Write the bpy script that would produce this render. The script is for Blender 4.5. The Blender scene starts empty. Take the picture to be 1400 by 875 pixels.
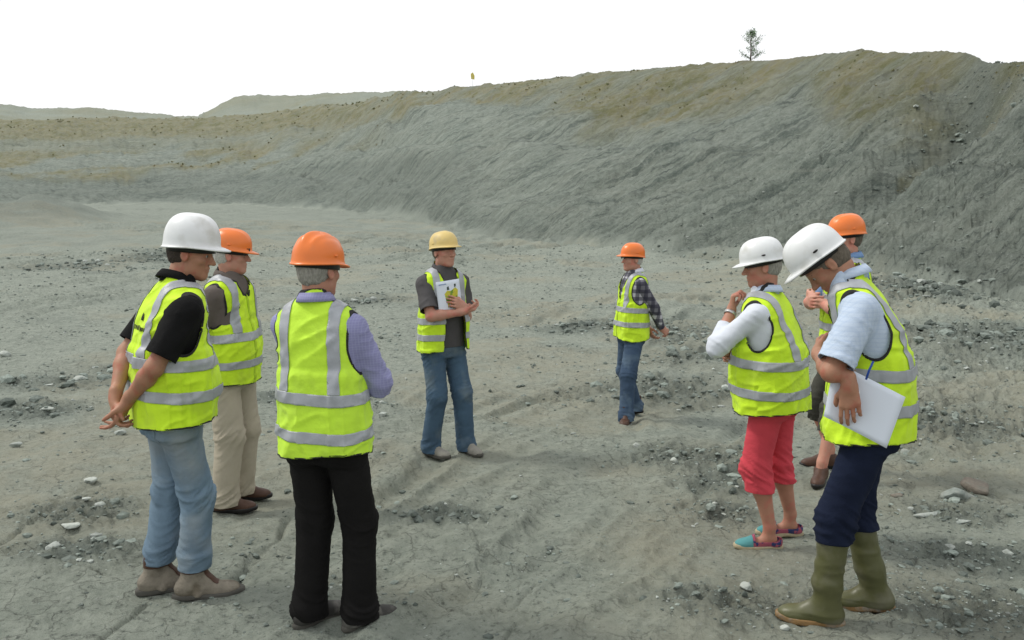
import bpy, math, random
import numpy as np
from math import radians as R
random.seed(7); np.random.seed(7)
S = bpy.context.scene
COL = S.collection

# ------------------------------------------------------------------ camera
F_PX = 1244.0; CAM_H = 1.95; HORIZON = 270.0          # photograph: 1400 x 875
PITCH = math.atan((437.5 - HORIZON) / F_PX)
cam = bpy.data.cameras.new('camera'); camo = bpy.data.objects.new('camera', cam); COL.objects.link(camo)
cam.sensor_width = 36; cam.lens = 36 * F_PX / 1400; cam.clip_end = 5000; cam.clip_start = 0.05
camo.location = (0, 0, CAM_H); camo.rotation_euler = (math.pi/2 - PITCH, 0, 0)
S.camera = camo

# ------------------------------------------------------------------ sky and sun
SUN_EL, SUN_AZ = R(50), R(285)       # compass azimuth, 0 = +Y, clockwise: a hazy sun high on the left
w = bpy.data.worlds.new('World'); S.world = w; w.use_nodes = True
nt = w.node_tree; nt.nodes.clear()
out = nt.nodes.new('ShaderNodeOutputWorld'); bg = nt.nodes.new('ShaderNodeBackground')
sky = nt.nodes.new('ShaderNodeTexSky'); sky.sky_type = 'NISHITA'; sky.sun_disc = False
sky.sun_elevation = SUN_EL; sky.sun_rotation = SUN_AZ; sky.dust_density = 4.0
mx = nt.nodes.new('ShaderNodeMix'); mx.data_type = 'RGBA'; mx.inputs[0].default_value = 0.93
nt.links.new(sky.outputs[0], mx.inputs[6]); mx.inputs[7].default_value = (10.4, 10.5, 10.6, 1)   # thin bright overcast
nt.links.new(mx.outputs[2], bg.inputs[0]); bg.inputs[1].default_value = 0.105
nt.links.new(bg.outputs[0], out.inputs[0])
sl = bpy.data.lights.new('sun', 'SUN'); sl.energy = 1.9; sl.angle = R(11); sl.color = (1, .96, .88)
so = bpy.data.objects.new('sun', sl); COL.objects.link(so)
from mathutils import Vector, Matrix
sd = Vector((math.sin(SUN_AZ)*math.cos(SUN_EL), math.cos(SUN_AZ)*math.cos(SUN_EL), math.sin(SUN_EL)))
so.rotation_euler = sd.to_track_quat('Z', 'Y').to_euler(); so.location = (-10, -10, 30)
S.view_settings.view_transform = 'Standard'; S.view_settings.look = 'None'
S.view_settings.exposure = 0.0; S.view_settings.gamma = 1

# ------------------------------------------------------------------ noise
def _h(ix, iy, iz, seed):
    h = (ix.astype(np.uint32)*np.uint32(374761393) + iy.astype(np.uint32)*np.uint32(668265263)
         + iz.astype(np.uint32)*np.uint32(2147483647 & 1274126177) + np.uint32((seed*974711) & 0xffffffff))
    h = (h ^ (h >> np.uint32(13))) * np.uint32(1274126177); h = h ^ (h >> np.uint32(16))
    h = h * np.uint32(2246822519); h ^= h >> np.uint32(15)
    return h.astype(np.float64) / 4294967295.0 * 2 - 1
def noise2(x, y, seed=0):
    x = np.asarray(x, float); y = np.asarray(y, float)
    xi = np.floor(x); yi = np.floor(y); fx = x-xi; fy = y-yi
    xi = xi.astype(np.int64); yi = yi.astype(np.int64); z = np.zeros_like(xi)
    u = fx*fx*fx*(fx*(fx*6-15)+10); v = fy*fy*fy*(fy*(fy*6-15)+10)
    a = _h(xi, yi, z, seed); b = _h(xi+1, yi, z, seed); c = _h(xi, yi+1, z, seed); d = _h(xi+1, yi+1, z, seed)
    return (a*(1-u)+b*u)*(1-v) + (c*(1-u)+d*u)*v
def noise3(p, seed=0):
    i = np.floor(p); f = p-i; i = i.astype(np.int64); u = f*f*(3-2*f); r = 0
    for dx in (0, 1):
        for dy in (0, 1):
            for dz in (0, 1):
                wt = (u[..., 0] if dx else 1-u[..., 0])*(u[..., 1] if dy else 1-u[..., 1])*(u[..., 2] if dz else 1-u[..., 2])
                r = r + wt*_h(i[..., 0]+dx, i[..., 1]+dy, i[..., 2]+dz, seed)
    return r
def fbm2(x, y, seed=0, o=3, g=.5):
    r = 0; a = 1
    for k in range(o):
        r = r + a*noise2(x, y, seed+k*17); a *= g; x, y = x*2.03+5.1, y*2.03-3.7
    return r
def sstep(a, b, x):
    t = np.clip((x-a)/(b-a), 0, 1); return t*t*(3-2*t)

# ------------------------------------------------------------------ object helpers
def prop(o, label=None, cat=None, group=None, kind=None):
    if label: o['label'] = label
    if cat: o['category'] = cat
    if group: o['group'] = group
    if kind: o['kind'] = kind
    return o
def make_mesh(name, V, F, mat=None, smooth=True):
    V = np.asarray(V, np.float32); me = bpy.data.meshes.new(name)
    if isinstance(F, np.ndarray):
        n = F.shape[1]
        me.vertices.add(len(V)); me.vertices.foreach_set('co', V.ravel())
        me.loops.add(F.size); me.loops.foreach_set('vertex_index', F.ravel().astype(np.int32))
        me.polygons.add(len(F)); me.polygons.foreach_set('loop_start', np.arange(0, F.size, n, dtype=np.int32))
        me.polygons.foreach_set('loop_total', np.full(len(F), n, np.int32))
        me.update(calc_edges=True)
    else:
        me.from_pydata([tuple(v) for v in V], [], F); me.update()
    me.polygons.foreach_set('use_smooth', np.full(len(me.polygons), smooth, bool))
    if mat: me.materials.append(mat)
    return me
def obj(name, V, F, mat=None, parent=None, smooth=True, thick=0, offset=-1):
    o = bpy.data.objects.new(name, make_mesh(name, V, F, mat, smooth)); COL.objects.link(o)
    if parent: o.parent = parent
    if thick:
        m = o.modifiers.new('thickness', 'SOLIDIFY'); m.thickness = thick; m.offset = offset
    return o

# ------------------------------------------------------------------ materials
def mat(name, color, rough=.8, var=.15, scale=8, bump=.2, bscale=60, color2=None, c2scale=5, c2lo=.5, c2hi=.65, metal=0, spec=.3, sheen=0, coat=0, weave=None, aniso=(1, 1, 1)):
    m = bpy.data.materials.new(name); m.use_nodes = True; t = m.node_tree; N = t.nodes; L = t.links
    b = N['Principled BSDF']; b.inputs['Roughness'].default_value = rough; b.inputs['Metallic'].default_value = metal
    b.inputs['Specular IOR Level'].default_value = spec; b.inputs['Coat Weight'].default_value = coat
    b.inputs['Sheen Weight'].default_value = sheen
    tc = N.new('ShaderNodeTexCoord'); mp = N.new('ShaderNodeMapping'); L.new(tc.outputs['Object'], mp.inputs[0]); mp.inputs['Scale'].default_value = aniso
    n = N.new('ShaderNodeTexNoise'); n.inputs['Scale'].default_value = scale; n.inputs['Detail'].default_value = 6
    L.new(mp.outputs[0], n.inputs[0])
    hsv = N.new('ShaderNodeMapRange'); hsv.inputs[1].default_value = .25; hsv.inputs[2].default_value = .75
    hsv.inputs[3].default_value = 1-var; hsv.inputs[4].default_value = 1+var; L.new(n.outputs[0], hsv.inputs[0])
    base = N.new('ShaderNodeRGB'); base.outputs[0].default_value = (*color, 1); src = base.outputs[0]
    if color2:
        n2 = N.new('ShaderNodeTexNoise'); n2.inputs['Scale'].default_value = c2scale; n2.inputs['Detail'].default_value = 5; L.new(tc.outputs['Object'], n2.inputs[0])
        r2 = N.new('ShaderNodeMapRange'); r2.inputs[1].default_value = c2lo; r2.inputs[2].default_value = c2hi; L.new(n2.outputs[0], r2.inputs[0])
        m2 = N.new('ShaderNodeMix'); m2.data_type = 'RGBA'; L.new(r2.outputs[0], m2.inputs[0]); L.new(src, m2.inputs[6]); m2.inputs[7].default_value = (*color2, 1)
        src = m2.outputs[2]
    if weave: src = weave(N, L, tc, src)
    mu = N.new('ShaderNodeMix'); mu.data_type = 'RGBA'; mu.blend_type = 'MULTIPLY'; mu.inputs[0].default_value = 1
    L.new(src, mu.inputs[6]); L.new(hsv.outputs[0], mu.inputs[7]); L.new(mu.outputs[2], b.inputs['Base Color'])
    nb = N.new('ShaderNodeTexNoise'); nb.inputs['Scale'].default_value = bscale; nb.inputs['Detail'].default_value = 5; L.new(mp.outputs[0], nb.inputs[0])
    bp = N.new('ShaderNodeBump'); bp.inputs['Strength'].default_value = bump; bp.inputs['Distance'].default_value = .01
    L.new(nb.outputs[0], bp.inputs['Height']); L.new(bp.outputs[0], b.inputs['Normal'])
    return m
def stripes(ax, freq, duty, colr, fac=1.0):
    def f(N, L, tc, src):
        sp = N.new('ShaderNodeSeparateXYZ'); L.new(tc.outputs['Object'], sp.inputs[0]); cur = src
        for a in ax:
            m1 = N.new('ShaderNodeMath'); m1.operation = 'MULTIPLY'; L.new(sp.outputs[a], m1.inputs[0]); m1.inputs[1].default_value = freq
            m2 = N.new('ShaderNodeMath'); m2.operation = 'FRACT'; L.new(m1.outputs[0], m2.inputs[0])
            m3 = N.new('ShaderNodeMath'); m3.operation = 'LESS_THAN'; L.new(m2.outputs[0], m3.inputs[0]); m3.inputs[1].default_value = duty
            m4 = N.new('ShaderNodeMath'); m4.operation = 'MULTIPLY'; L.new(m3.outputs[0], m4.inputs[0]); m4.inputs[1].default_value = fac
            mm = N.new('ShaderNodeMix'); mm.data_type = 'RGBA'; L.new(m4.outputs[0], mm.inputs[0]); L.new(cur, mm.inputs[6]); mm.inputs[7].default_value = (*colr, 1)
            cur = mm.outputs[2]
        return cur
    return f
M = {}
M['vest'] = mat('hi_vis_fabric', (.58, .85, .025), .75, .10, 7, .45, 34, sheen=.1, color2=(.52, .74, .04), c2scale=9, c2lo=.52, c2hi=.72)
M['vest_pale'] = mat('hi_vis_fabric_lime', (.55, .85, .05), .75, .09, 7, .45, 34, sheen=.1, color2=(.50, .76, .06), c2scale=9, c2lo=.52, c2hi=.72)
M['band'] = mat('reflective_tape', (.35, .37, .40), .40, .22, 14, .15, 250, spec=.6)
M['fasten'] = mat('hi_vis_fastening', (.42, .62, .03), .8)
M['piping'] = mat('black_binding', (.02, .02, .02), .8)
M['white_plastic'] = mat('white_hard_hat_plastic', (.74, .76, .77), .38, .05, 10, .05, 30, color2=(.56, .56, .53), c2scale=9, c2lo=.52, c2hi=.75, spec=.5)
M['orange_plastic'] = mat('orange_hard_hat_plastic', (.80, .19, .03), .33, .06, 9, .04, 30, color2=(.7, .2, .06), c2scale=14, c2lo=.6, c2hi=.8, spec=.5)
M['yellow_plastic'] = mat('faded_yellow_hard_hat_plastic', (.66, .50, .19), .5, .1, 9, .05, 30, color2=(.55, .44, .22), c2scale=14, spec=.4)
M['skin_tan'] = mat('tanned_skin', (.37, .185, .115), .55, .14, 14, .12, 120, color2=(.38, .14, .09), c2scale=18, spec=.4)
M['skin_pink'] = mat('pink_skin', (.52, .26, .19), .55, .12, 14, .12, 120, color2=(.55, .22, .16), c2scale=18, spec=.4)
M['skin_ruddy'] = mat('ruddy_skin', (.46, .235, .17), .55, .12, 14, .12, 120, color2=(.50, .19, .14), c2scale=18, spec=.4)
M['skin_fair'] = mat('weathered_skin', (.41, .20, .135), .55, .12, 14, .12, 120, color2=(.44, .17, .12), c2scale=18, spec=.4)
M['hair_grey'] = mat('grey_hair', (.30, .29, .26), .8, .35, 120, .6, 260, aniso=(1, 1, .3))
M['hair_dark'] = mat('dark_cropped_hair', (.045, .035, .028), .8, .3, 120, .6, 260)
M['hair_brown'] = mat('greying_brown_hair', (.13, .11, .085), .8, .35, 120, .6, 260, aniso=(1, 1, .3))
M['hair_white'] = mat('white_hair', (.50, .49, .46), .8, .25, 120, .6, 260)
M['eye_white'] = mat('eye_white', (.34, .31, .28), .3, .02)
M['dark'] = mat('dark_plastic', (.015, .014, .014), .35, .1)
M['black_cloth'] = mat('black_cotton', (.009, .009, .0095), .9, .2, 12, .25, 150, spec=.12)
M['black_trouser'] = mat('black_wool', (.010, .0095, .0095), .9, .2, 8, .25, 150, spec=.12)
M['charcoal'] = mat('charcoal_cotton', (.075, .072, .075), .9, .12, 10, .25, 150)
M['brown_cloth'] = mat('taupe_cotton', (.125, .105, .095), .9, .12, 10, .25, 150)
M['lavender'] = mat('lavender_cotton', (.25, .25, .44), .85, .08, 12, .2, 150, weave=stripes((0, 2), 90, .25, (.32, .33, .52), .5))
M['white_knit'] = mat('white_knit', (.66, .70, .78), .9, .06, 12, .25, 180)
M['pale_blue'] = mat('pale_blue_check_cotton', (.50, .59, .72), .85, .05, 12, .2, 150, weave=stripes((0, 2), 55, .3, (.40, .50, .66), .4))
M['mid_blue'] = mat('blue_cotton', (.18, .30, .52), .85, .08)
M['plaid'] = mat('black_white_check_cotton', (.50, .50, .54), .85, .08, 12, .2, 150, weave=stripes((0, 1, 2), 13, .5, (.03, .03, .05), .72))
M['jeans_pale'] = mat('washed_denim', (.15, .222, .295), .9, .22, 6, .35, 190, color2=(.27, .30, .31), c2scale=3.2, c2lo=.48, c2hi=.7)
M['jeans_blue'] = mat('blue_denim', (.055, .10, .155), .9, .25, 6, .35, 190, color2=(.15, .19, .21), c2scale=4, c2lo=.5, c2hi=.7)
M['jeans_dark'] = mat('dark_denim', (.042, .073, .125), .9, .22, 6, .35, 190, color2=(.10, .15, .21), c2scale=5)
M['khaki'] = mat('khaki_cotton', (.40, .36, .28), .9, .08, 7, .25, 150)
M['red_cloth'] = mat('coral_red_cotton', (.62, .065, .09), .88, .1, 8, .25, 150)
M['salmon'] = mat('salmon_cotton', (.60, .30, .21), .88, .1, 8, .25, 150)
M['navy'] = mat('navy_cotton', (.011, .016, .036), .9, .2, 8, .25, 150, spec=.12)
M['boot_tan'] = mat('dusty_suede', (.23, .205, .165), .95, .2, 22, .5, 90, color2=(.14, .12, .09), c2scale=14)
M['boot_sole'] = mat('dusty_rubber', (.085, .082, .072), .9, .2, 20)
M['brown_leather'] = mat('brown_leather', (.075, .038, .025), .5, .2, 20, .2, 60)
M['black_leather'] = mat('dusty_black_leather', (.045, .043, .04), .65, .25, 18, .2, 60, color2=(.16, .155, .14), c2scale=9, c2lo=.52, c2hi=.72)
M['grey_suede'] = mat('grey_suede', (.27, .26, .23), .95, .15, 22, .4, 90)
M['welly'] = mat('green_rubber', (.085, .088, .035), .42, .14, 9, .12, 40, color2=(.16, .155, .115), c2scale=6, c2lo=.5, c2hi=.75, spec=.45)
M['welly_sole'] = mat('tan_rubber', (.24, .145, .06), .8, .2, 30, .4, 80, color2=(.2, .19, .16), c2scale=14)
M['canvas_aqua'] = mat('aqua_canvas', (.09, .28, .29), .85, .1)
M['canvas_pink'] = mat('pink_printed_canvas', (.33, .08, .12), .85, .15, 20, .2, 60, color2=(.03, .04, .12), c2scale=34, c2lo=.5, c2hi=.55)
M['rope_sole'] = mat('cream_rope_sole', (.42, .36, .24), .95, .15, 60)
M['paper'] = mat('white_paper', (.72, .78, .88), .7, .02, 4, .03, 20)
M['pen_blue'] = mat('blue_pen_plastic', (.02, .07, .35), .3, .05)
M['steel'] = mat('steel', (.55, .55, .55), .3, .05, metal=.8)
M['camo'] = mat('olive_grey_cloth', (.055, .055, .045), .9, .2, 20, .3, 90)

# ------------------------------------------------------------------ pixel of the photograph -> place
def ray(px, py):
    a = (px-700)/F_PX; b = (437.5-py)/F_PX
    return np.array([a, math.cos(PITCH)+b*math.sin(PITCH), -math.sin(PITCH)+b*math.cos(PITCH)])
def azt(px, py):
    d = ray(px, py); r = math.hypot(d[0], d[1]); return math.atan2(d[0], d[1]), d[2]/r

# ------------------------------------------------------------------ terrain
def layer(pts, extra=()):
    # (px, py, r) -> azimuth, r, z ; extra are (azimuth in degrees, r, z)
    a = []
    for px, py, r in pts:
        az, t = azt(px, py); a.append((az, r, CAM_H + t*r))
    for e in extra: a.append((R(e[0]), e[1], e[2]))
    a.sort(); a = np.array(a); return a[:, 0], a[:, 1], a[:, 2]
RT = [(-40, 120), (0, 112), (200, 108), (330, 98), (450, 82), (550, 66), (620, 50), (700, 41), (800, 35), (900, 31), (1000, 28), (1100, 25.5), (1200, 22.5), (1300, 20), (1400, 18.2), (1440, 17.5)]
YT = [(-40, 283), (0, 283), (200, 280), (330, 281), (450, 288), (550, 297), (620, 314), (700, 328), (800, 337), (900, 345), (1000, 352), (1100, 361), (1200, 374), (1300, 388), (1400, 405), (1440, 411)]
YC = [(-40, 165), (0, 165), (100, 163), (200, 163), (270, 161), (330, 157), (400, 150), (470, 141), (520, 133), (560, 125), (640, 121), (700, 112), (750, 107), (830, 99), (900, 93), (980, 86), (1050, 83), (1100, 78), (1140, 73), (1180, 68), (1210, 73), (1260, 71.5), (1340, 70), (1352, 77), (1400, 75), (1440, 75)]
RC = [(-40, 215), (0, 210), (200, 200), (330, 180), (450, 150), (560, 112), (640, 98), (750, 82), (900, 66), (1050, 54), (1200, 43), (1340, 34.5), (1400, 31), (1440, 29)]
ip = lambda L, x: float(np.interp(x, [q[0] for q in L], [q[1] for q in L]))
PXS = sorted(set([q[0] for q in RT+YT+YC+RC] + list(range(-40, 1441, 40))))
def slope_r(px, py):       # radius of the point seen at (px,py) on the straight face between toe and crest
    _, t0 = azt(px, ip(YT, px)); _, t1 = azt(px, ip(YC, px)); _, t = azt(px, py)
    r0, r1 = ip(RT, px), ip(RC, px); z0, z1 = CAM_H+t0*r0, CAM_H+t1*r1; m = (z1-z0)/(r1-r0)
    return (z0 - m*r0 - CAM_H)/(t - m)
Y2 = [(-40, 243), (0, 243), (200, 238), (400, 230), (500, 217), (700, 204), (850, 200), (1000, 215), (1200, 240), (1440, 270)]
Y3 = [(-40, 205), (0, 203), (200, 196), (300, 186), (400, 182), (500, 170), (560, 152), (640, 142), (700, 150), (800, 160), (900, 166), (1000, 160), (1100, 152), (1200, 148), (1280, 125), (1340, 90), (1440, 90)]
out_toe = [(-180, 60, .3), (-120, 80, .4), (-80, 105, .5), (-50, 120, .6), (45, 15, -.05), (75, 14, 0), (110, 18, 0), (145, 32, .2), (180, 60, .3)]
def outz(k, dr): return [(a, r*k+dr*1.0, z) for a, r, z in out_toe]
L1 = layer([(x, ip(YT, x), ip(RT, x)) for x in PXS], out_toe)
L2 = layer([(x, ip(Y2, x), slope_r(x, ip(Y2, x))) for x in PXS], [(a, r*1.12+2, 3.) for a, r, z in out_toe])
L3 = layer([(x, ip(Y3, x), slope_r(x, ip(Y3, x))) for x in PXS], [(a, r*1.3+6, 6.) for a, r, z in out_toe])
L4 = layer([(x, ip(YC, x), ip(RC, x)) for x in PXS], [(a, r*1.45+10, 8.) for a, r, z in out_toe])
FAR = [(-40, 142), (0, 143), (30, 148), (60, 147), (130, 147), (200, 154), (235, 158), (262, 162), (280, 153), (300, 142), (322, 131), (420, 128), (560, 124.5), (600, 128), (700, 125), (1000, 115), (1440, 100)]
RF = [(-40, 330), (200, 330), (262, 300), (280, 235), (420, 215), (600, 190), (800, 150), (1440, 80)]
L6 = layer([(x, ip(FAR, x), ip(RF, x)) for x in PXS if True], [(a, r*2+60, 8.) for a, r, z in out_toe])
LAYERS = [L1, L2, L3, L4, L6]
CR = [  # long cracks and ruts in the near floor: pixel polylines, width m, depth m
    ([(-20, 760), (0, 737), (40, 700), (85, 674), (140, 660)], .012, .030), ([(-20, 695), (45, 678), (110, 658), (190, 643), (215, 640)], .016, .03),
    ([(130, 880), (185, 835), (205, 815)], .010, .03), ([(315, 790), (350, 752), (378, 735), (392, 700)], .022, .04), ([(60, 775), (100, 762), (140, 770)], .008, .02),
    ([(690, 875), (712, 850), (745, 840)], .007, .02), ([(600, 820), (650, 845), (690, 830), (730, 800)], .006, .015), ([(640, 720), (660, 760), (650, 800)], .006, .015),
    ([(1180, 640), (1240, 652), (1300, 690)], .02, .02)]
def gp0(px, py, z=0.0):
    d = ray(px, py); t = (z-CAM_H)/d[2]; return d[0]*t, d[1]*t
CRW = [([gp0(*p) for p in pl], wd, dp) for pl, wd, dp in CR]
def polydist(x, y, pl):
    best = np.full(x.shape, 1e9)
    for (ax, ay), (bx, by) in zip(pl[:-1], pl[1:]):
        dx, dy = bx-ax, by-ay; t = np.clip(((x-ax)*dx+(y-ay)*dy)/(dx*dx+dy*dy), 0, 1)
        best = np.minimum(best, np.hypot(x-ax-t*dx, y-ay-t*dy))
    return best
RUB = [(60, 510, .9, .45), (200, 495, .8, .3), (20, 545, .7, .35), (505, 412, .8, .7), (800, 440, .9, .6), (920, 450, .9, .9), (900, 520, .8, .6), (960, 480, .8, .8), (980, 655, .35, .3), (930, 620, .5, .35), (990, 690, .3, .25), (1010, 640, .35, .3),
       (1310, 690, .4, .3), (1290, 560, .9, .7), (1350, 470, 1.2, 1.2), (1250, 410, 1.5, 1.4), (1330, 750, .5, .3), (400, 530, .6, .4), (100, 690, .4, .3), (110, 740, .4, .2), (980, 830, .4, .25), (600, 705, .35, .12), (1330, 830, .5, .3), (230, 360, 1.6, 2.4), (100, 370, 1.2, 1.6)]
RUBW = [(*gp0(px, py), a, b) for px, py, a, b in RUB]
_a0, _ = azt(-10, 290); HX, HY = 62*math.sin(_a0), 62*math.cos(_a0)
def rubble_mask(x, y):
    m = np.zeros(x.shape)
    for cx, cy, a, b in RUBW: m = np.maximum(m, np.exp(-(((x-cx)/a)**2 + ((y-cy)/b)**2)))
    return np.clip(m*1.25 + .25*fbm2(x*1.3, y*1.3, 51, 2) - .08, 0, 1)
def terrain(x, y, full=False):
    x = np.asarray(x, float); y = np.asarray(y, float)
    az = np.arctan2(x, y); r = np.hypot(x, y)
    Rr = [np.interp(az, l[0], l[1]) for l in LAYERS]; Zz = [np.interp(az, l[0], l[2]) for l in LAYERS]
    for k in range(1, 5): Rr[k] = np.maximum(Rr[k], Rr[k-1]*1.02)
    wob = 1 + .012*noise2(x*.15, y*.15, 3)*sstep(12, 30, r)
    rr = r*wob
    z9 = -.12
    z = np.where(r < 4.2, 0, np.where(r < 9, -.025*(r-4.2), z9))
    def seg(r0, z0, r1, z1): t = np.clip((rr-r0)/(r1-r0), 0, 1); return z0+(z1-z0)*t
    z = np.where(rr > 9, seg(9, z9, Rr[0], Zz[0]), z)
    for k in range(4):
        if k == 3:      # a shallow saddle behind the front crest before the far hills
            rm = Rr[3]*.75+Rr[4]*.25; zm = np.minimum(Zz[3], Zz[4]) - 1.2
            z = np.where(rr > Rr[3], seg(Rr[3], Zz[3], rm, zm), z); z = np.where(rr > rm, seg(rm, zm, Rr[4], Zz[4]), z)
        else: z = np.where(rr > Rr[k], seg(Rr[k], Zz[k], Rr[k+1], Zz[k+1]), z)
    z = np.where(rr > Rr[4], Zz[4] - np.clip((rr-Rr[4])*.06, 0, Zz[4]+2), z)
    edg = (rr/Rr[0]-1) + .012*noise2(x*.9, y*.9, 2)
    onw = sstep(0, .05, edg)*(1-sstep(1.0, 1.02, rr/Rr[3])*.7)            # on the faces
    hfrac = np.clip((rr-Rr[0])/(Rr[3]-Rr[0]), 0, 1.6)
    # steps at the two benches
    for k, a in ((1, .35), (2, .5)):
        q = (rr-Rr[k])/(.03*Rr[k]); z = z + a*(Zz[3]/10)*np.exp(-q*q*.6)*(.6+.5*noise2(x*.2, y*.2, 77+k)) * (k == 1) - a*.4*np.exp(-((q-1.6)**2))
    per = 1.7+r/70; tz_ = z+.5*fbm2(x*.05, y*.05, 44, 2)*per
    tw = onw*(1-sstep(R(4), R(15), az))*(1-.7*np.exp(-((rr/Rr[3]-1)/.08)**2))*(rr < Rr[3]*1.05)
    z = z - tw*.85*per/(2*np.pi)*np.sin(2*np.pi*tz_/per)*sstep(-.5, .4, noise2(x*.07+9, y*.07, 45))
    # fall-line gullies: across the strike of the face
    blend = sstep(R(-16), R(0), az)
    ux, uy = .30+.68*blend, .95-1.15*blend; un = np.hypot(ux, uy); ux, uy = ux/un, uy/un
    s = -x*uy + y*ux; f = x*ux + y*uy
    wp = 1.0*noise2(x*.12, y*.12, 9)
    far = sstep(60, 160, r)
    g1 = fbm2(s*.30+wp*.25, f*.045, 21, 2, .5); g2 = fbm2(s*1.35+wp*.25, f*.06, 31, 2, .5); g3 = noise2(s*4.6+wp*.5, f*.22, 33)
    g2r = 1-2*np.abs(g2)
    gz = onw*(+.42*g1*(.6+.5*noise2(x*.08, y*.08, 35)) + .20*g2r*(.5+.6*sstep(-.5, .5, noise2(x*.22, y*.22, 36))) + .05*g3)*(.35+.65*sstep(R(-12), R(6), az))*(1+.5*far)
    endc = np.exp(-((rr/Rr[3]-1)/.06)**2)
    z = z + gz*(1-.9*endc)
    # the dark gully right of the spur
    gx, gy = [], []
    gul = []
    for px, py in ((1350, 84), (1338, 110), (1318, 145), (1295, 175), (1262, 215), (1215, 245)):
        rg = slope_r(px, py); a_, _ = azt(px, py); gul.append((rg*math.sin(a_), rg*math.cos(a_)))
    dg = polydist(x, y, gul); z = z - 1.25*np.exp(-(dg/1.35)**2)*(1-.93*endc)
    sp_ = polydist(x-1.9*.94, y+1.9*.2, gul); z = z + .35*np.exp(-((polydist(x+2.3, y-.5, gul)/1.2)**2))*(1-endc)*(r > 20)
    # low shelf in front of the wall foot
    q = (rr/Rr[0]-.90)/.045; shelf = np.exp(-q*q)*sstep(R(-8), R(-2), az)*(1-sstep(R(20), R(27), az))
    z = z + (.16+.12*noise2(x*.5, y*.5, 5))*shelf - .30*np.exp(-((rr/Rr[0]-.985)/.022)**2)*sstep(R(-8), R(-2), az)
    # low heap at the far left edge of the floor
    a0, _ = azt(-10, 290); hx, hy = 62*math.sin(a0), 62*math.cos(a0)
    z = z + 1.35*np.exp(-(((x-hx)/5.2)**4+((y-hy)/7)**2))*(1+.3*noise2(x*.6, y*.6, 8))
    # floor relief
    onf = 1-onw; nearc = sstep(1.5, 3.5, r)
    rub = rubble_mask(x, y)*(r < 40)
    z = z + nearc*onf*(.021*fbm2(x*.7, y*.7, 11, 2)*(1+np.clip(r/12, 0, 3)) + .012*fbm2(x*3, y*3, 13, 2) )
    tr = fbm2((x*.9-y*.45)*2.6+.8*noise2(x*.8, y*.8, 4), (x*.45+y*.9)*.35, 15, 3)       # machine tracks, drawn out along their run
    trm = sstep(-.1, .5, noise2(x*.35+3, y*.25, 16))
    z = z + onf*.026*(1-2*np.abs(tr))*trm*(1+np.clip(r/14, 0, 2.5))
    fine = fbm2(x*11, y*11, 23, 3, .6); fr = 1-2*np.abs(fbm2(x*7, y*7, 29, 3, .6))
    fade = 1-sstep(25, 60, r)
    z = z + fade*(onf*((.0055*fine + .004*fr) + .032*rub*(fr*.8+fine*.6)) + onw*(1-.8*endc)*(.03*fine+.045*fr))
    lump = fbm2(x*1.6, y*1.6, 41, 3, .6)
    rightm = sstep(R(14), R(24), az)*sstep(6, 10, r)
    z = z + lump*(.075*onw*(1+r/90)*(1-.85*endc) + .05*rightm*onf) + rightm*onf*.03*fr*fade
    # larger clods on the crests
    z = z + endc*.10*np.maximum(0, fbm2(x*.7, y*.7, 61, 3, .6))*(r/60)
    for pl, wd, dp in CRW:
        wig = .03*noise2(x*6, y*6, 71)
        z = z - dp*np.exp(-((polydist(x+wig, y-wig, pl)/wd)**2))
    if not full: return z
    # ---- what the surface is made of, with the gully's shade painted into its tone
    vn = fbm2(x*.10, y*.10, 81, 4, .6); vn2 = fbm2(x*.5, y*.5, 83, 3)
    a = az*180/np.pi
    k3 = (Rr[2]); e3 = (rr-k3)/(Rr[3]-k3+1e-6)
    veg = sstep(-.25, .25, e3 + .35*vn) * (1-sstep(1.0, 1.15, rr/Rr[3]))
    vleft = 1-sstep(-14, -6, a)                                  # the left side: grown over in bands
    e2 = (rr-Rr[1])/(Rr[3]-Rr[1]+1e-6)
    vegl = sstep(.05, .3, e2+.25*vn)*(1-.7*np.exp(-((e2-.45-.1*vn)/.14)**2))*(1-sstep(1.0, 1.05, rr/Rr[3]))
    veg = np.where(rr > Rr[0]*1.02, np.clip(veg*(1-vleft)*(.5+.5*sstep(-.5, .3, vn2+.4*vn)) + vegl*vleft, 0, 1), 0)
    veg = np.maximum(veg, .45*sstep(1.1, 1.2, rr/Rr[3])*(.7+.5*vn))
    veg = veg*(1-.8*np.exp(-(dg/1.6)**2)) + .5*np.exp(-((dg-1.2)/.8)**2)*sstep(.1, .4, vn2)*(r > 25)
    tan = np.clip(sstep(-.05, .55, fbm2(x*.45+2, y*.45, 91, 3))*onf*(r < 60), 0, 1)
    tan = np.maximum(tan, .9*np.exp(-(((x+1.9)/1.6)**2+((y-6.2)/1.2)**2)))
    cx, cy = gp0(600, 620); tan = np.maximum(tan, .8*np.exp(-(((x-cx)/.9)**2+((y-cy)/1.0)**2)))
    rub = np.maximum(rub, 0)
    gully_shade = .75*np.exp(-(dg/1.25)**2)*(r > 20)*(r < 45)  # shade of the gully, painted into the ground colour
    foot = np.exp(-((rr/Rr[0]-1.0)/.045)**2)*sstep(R(-14), R(-6), az)*(.85+.4*fbm2(x*.6, y*.6, 95, 2))  # darker band along the wall foot
    hm_ = np.exp(-(((x-HX)/6.5)**4+((y-HY)/9)**2)); rub = np.maximum(rub, hm_*.85)
    low = sstep(1.0, 1.02, rr/Rr[0])*(1-sstep(.96, 1.0, rr/Rr[1]))*(1-sstep(-6, 0, a))
    rub_shade = np.clip(np.maximum(rub*onf, np.maximum(np.maximum(np.maximum(foot*.65, gully_shade), .30*sstep(20, 45, r)*(rr < Rr[0])), low*.6)), 0, 1)  # rubble, dark lower clay, painted gully shade, darker wall foot and far floor
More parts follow.
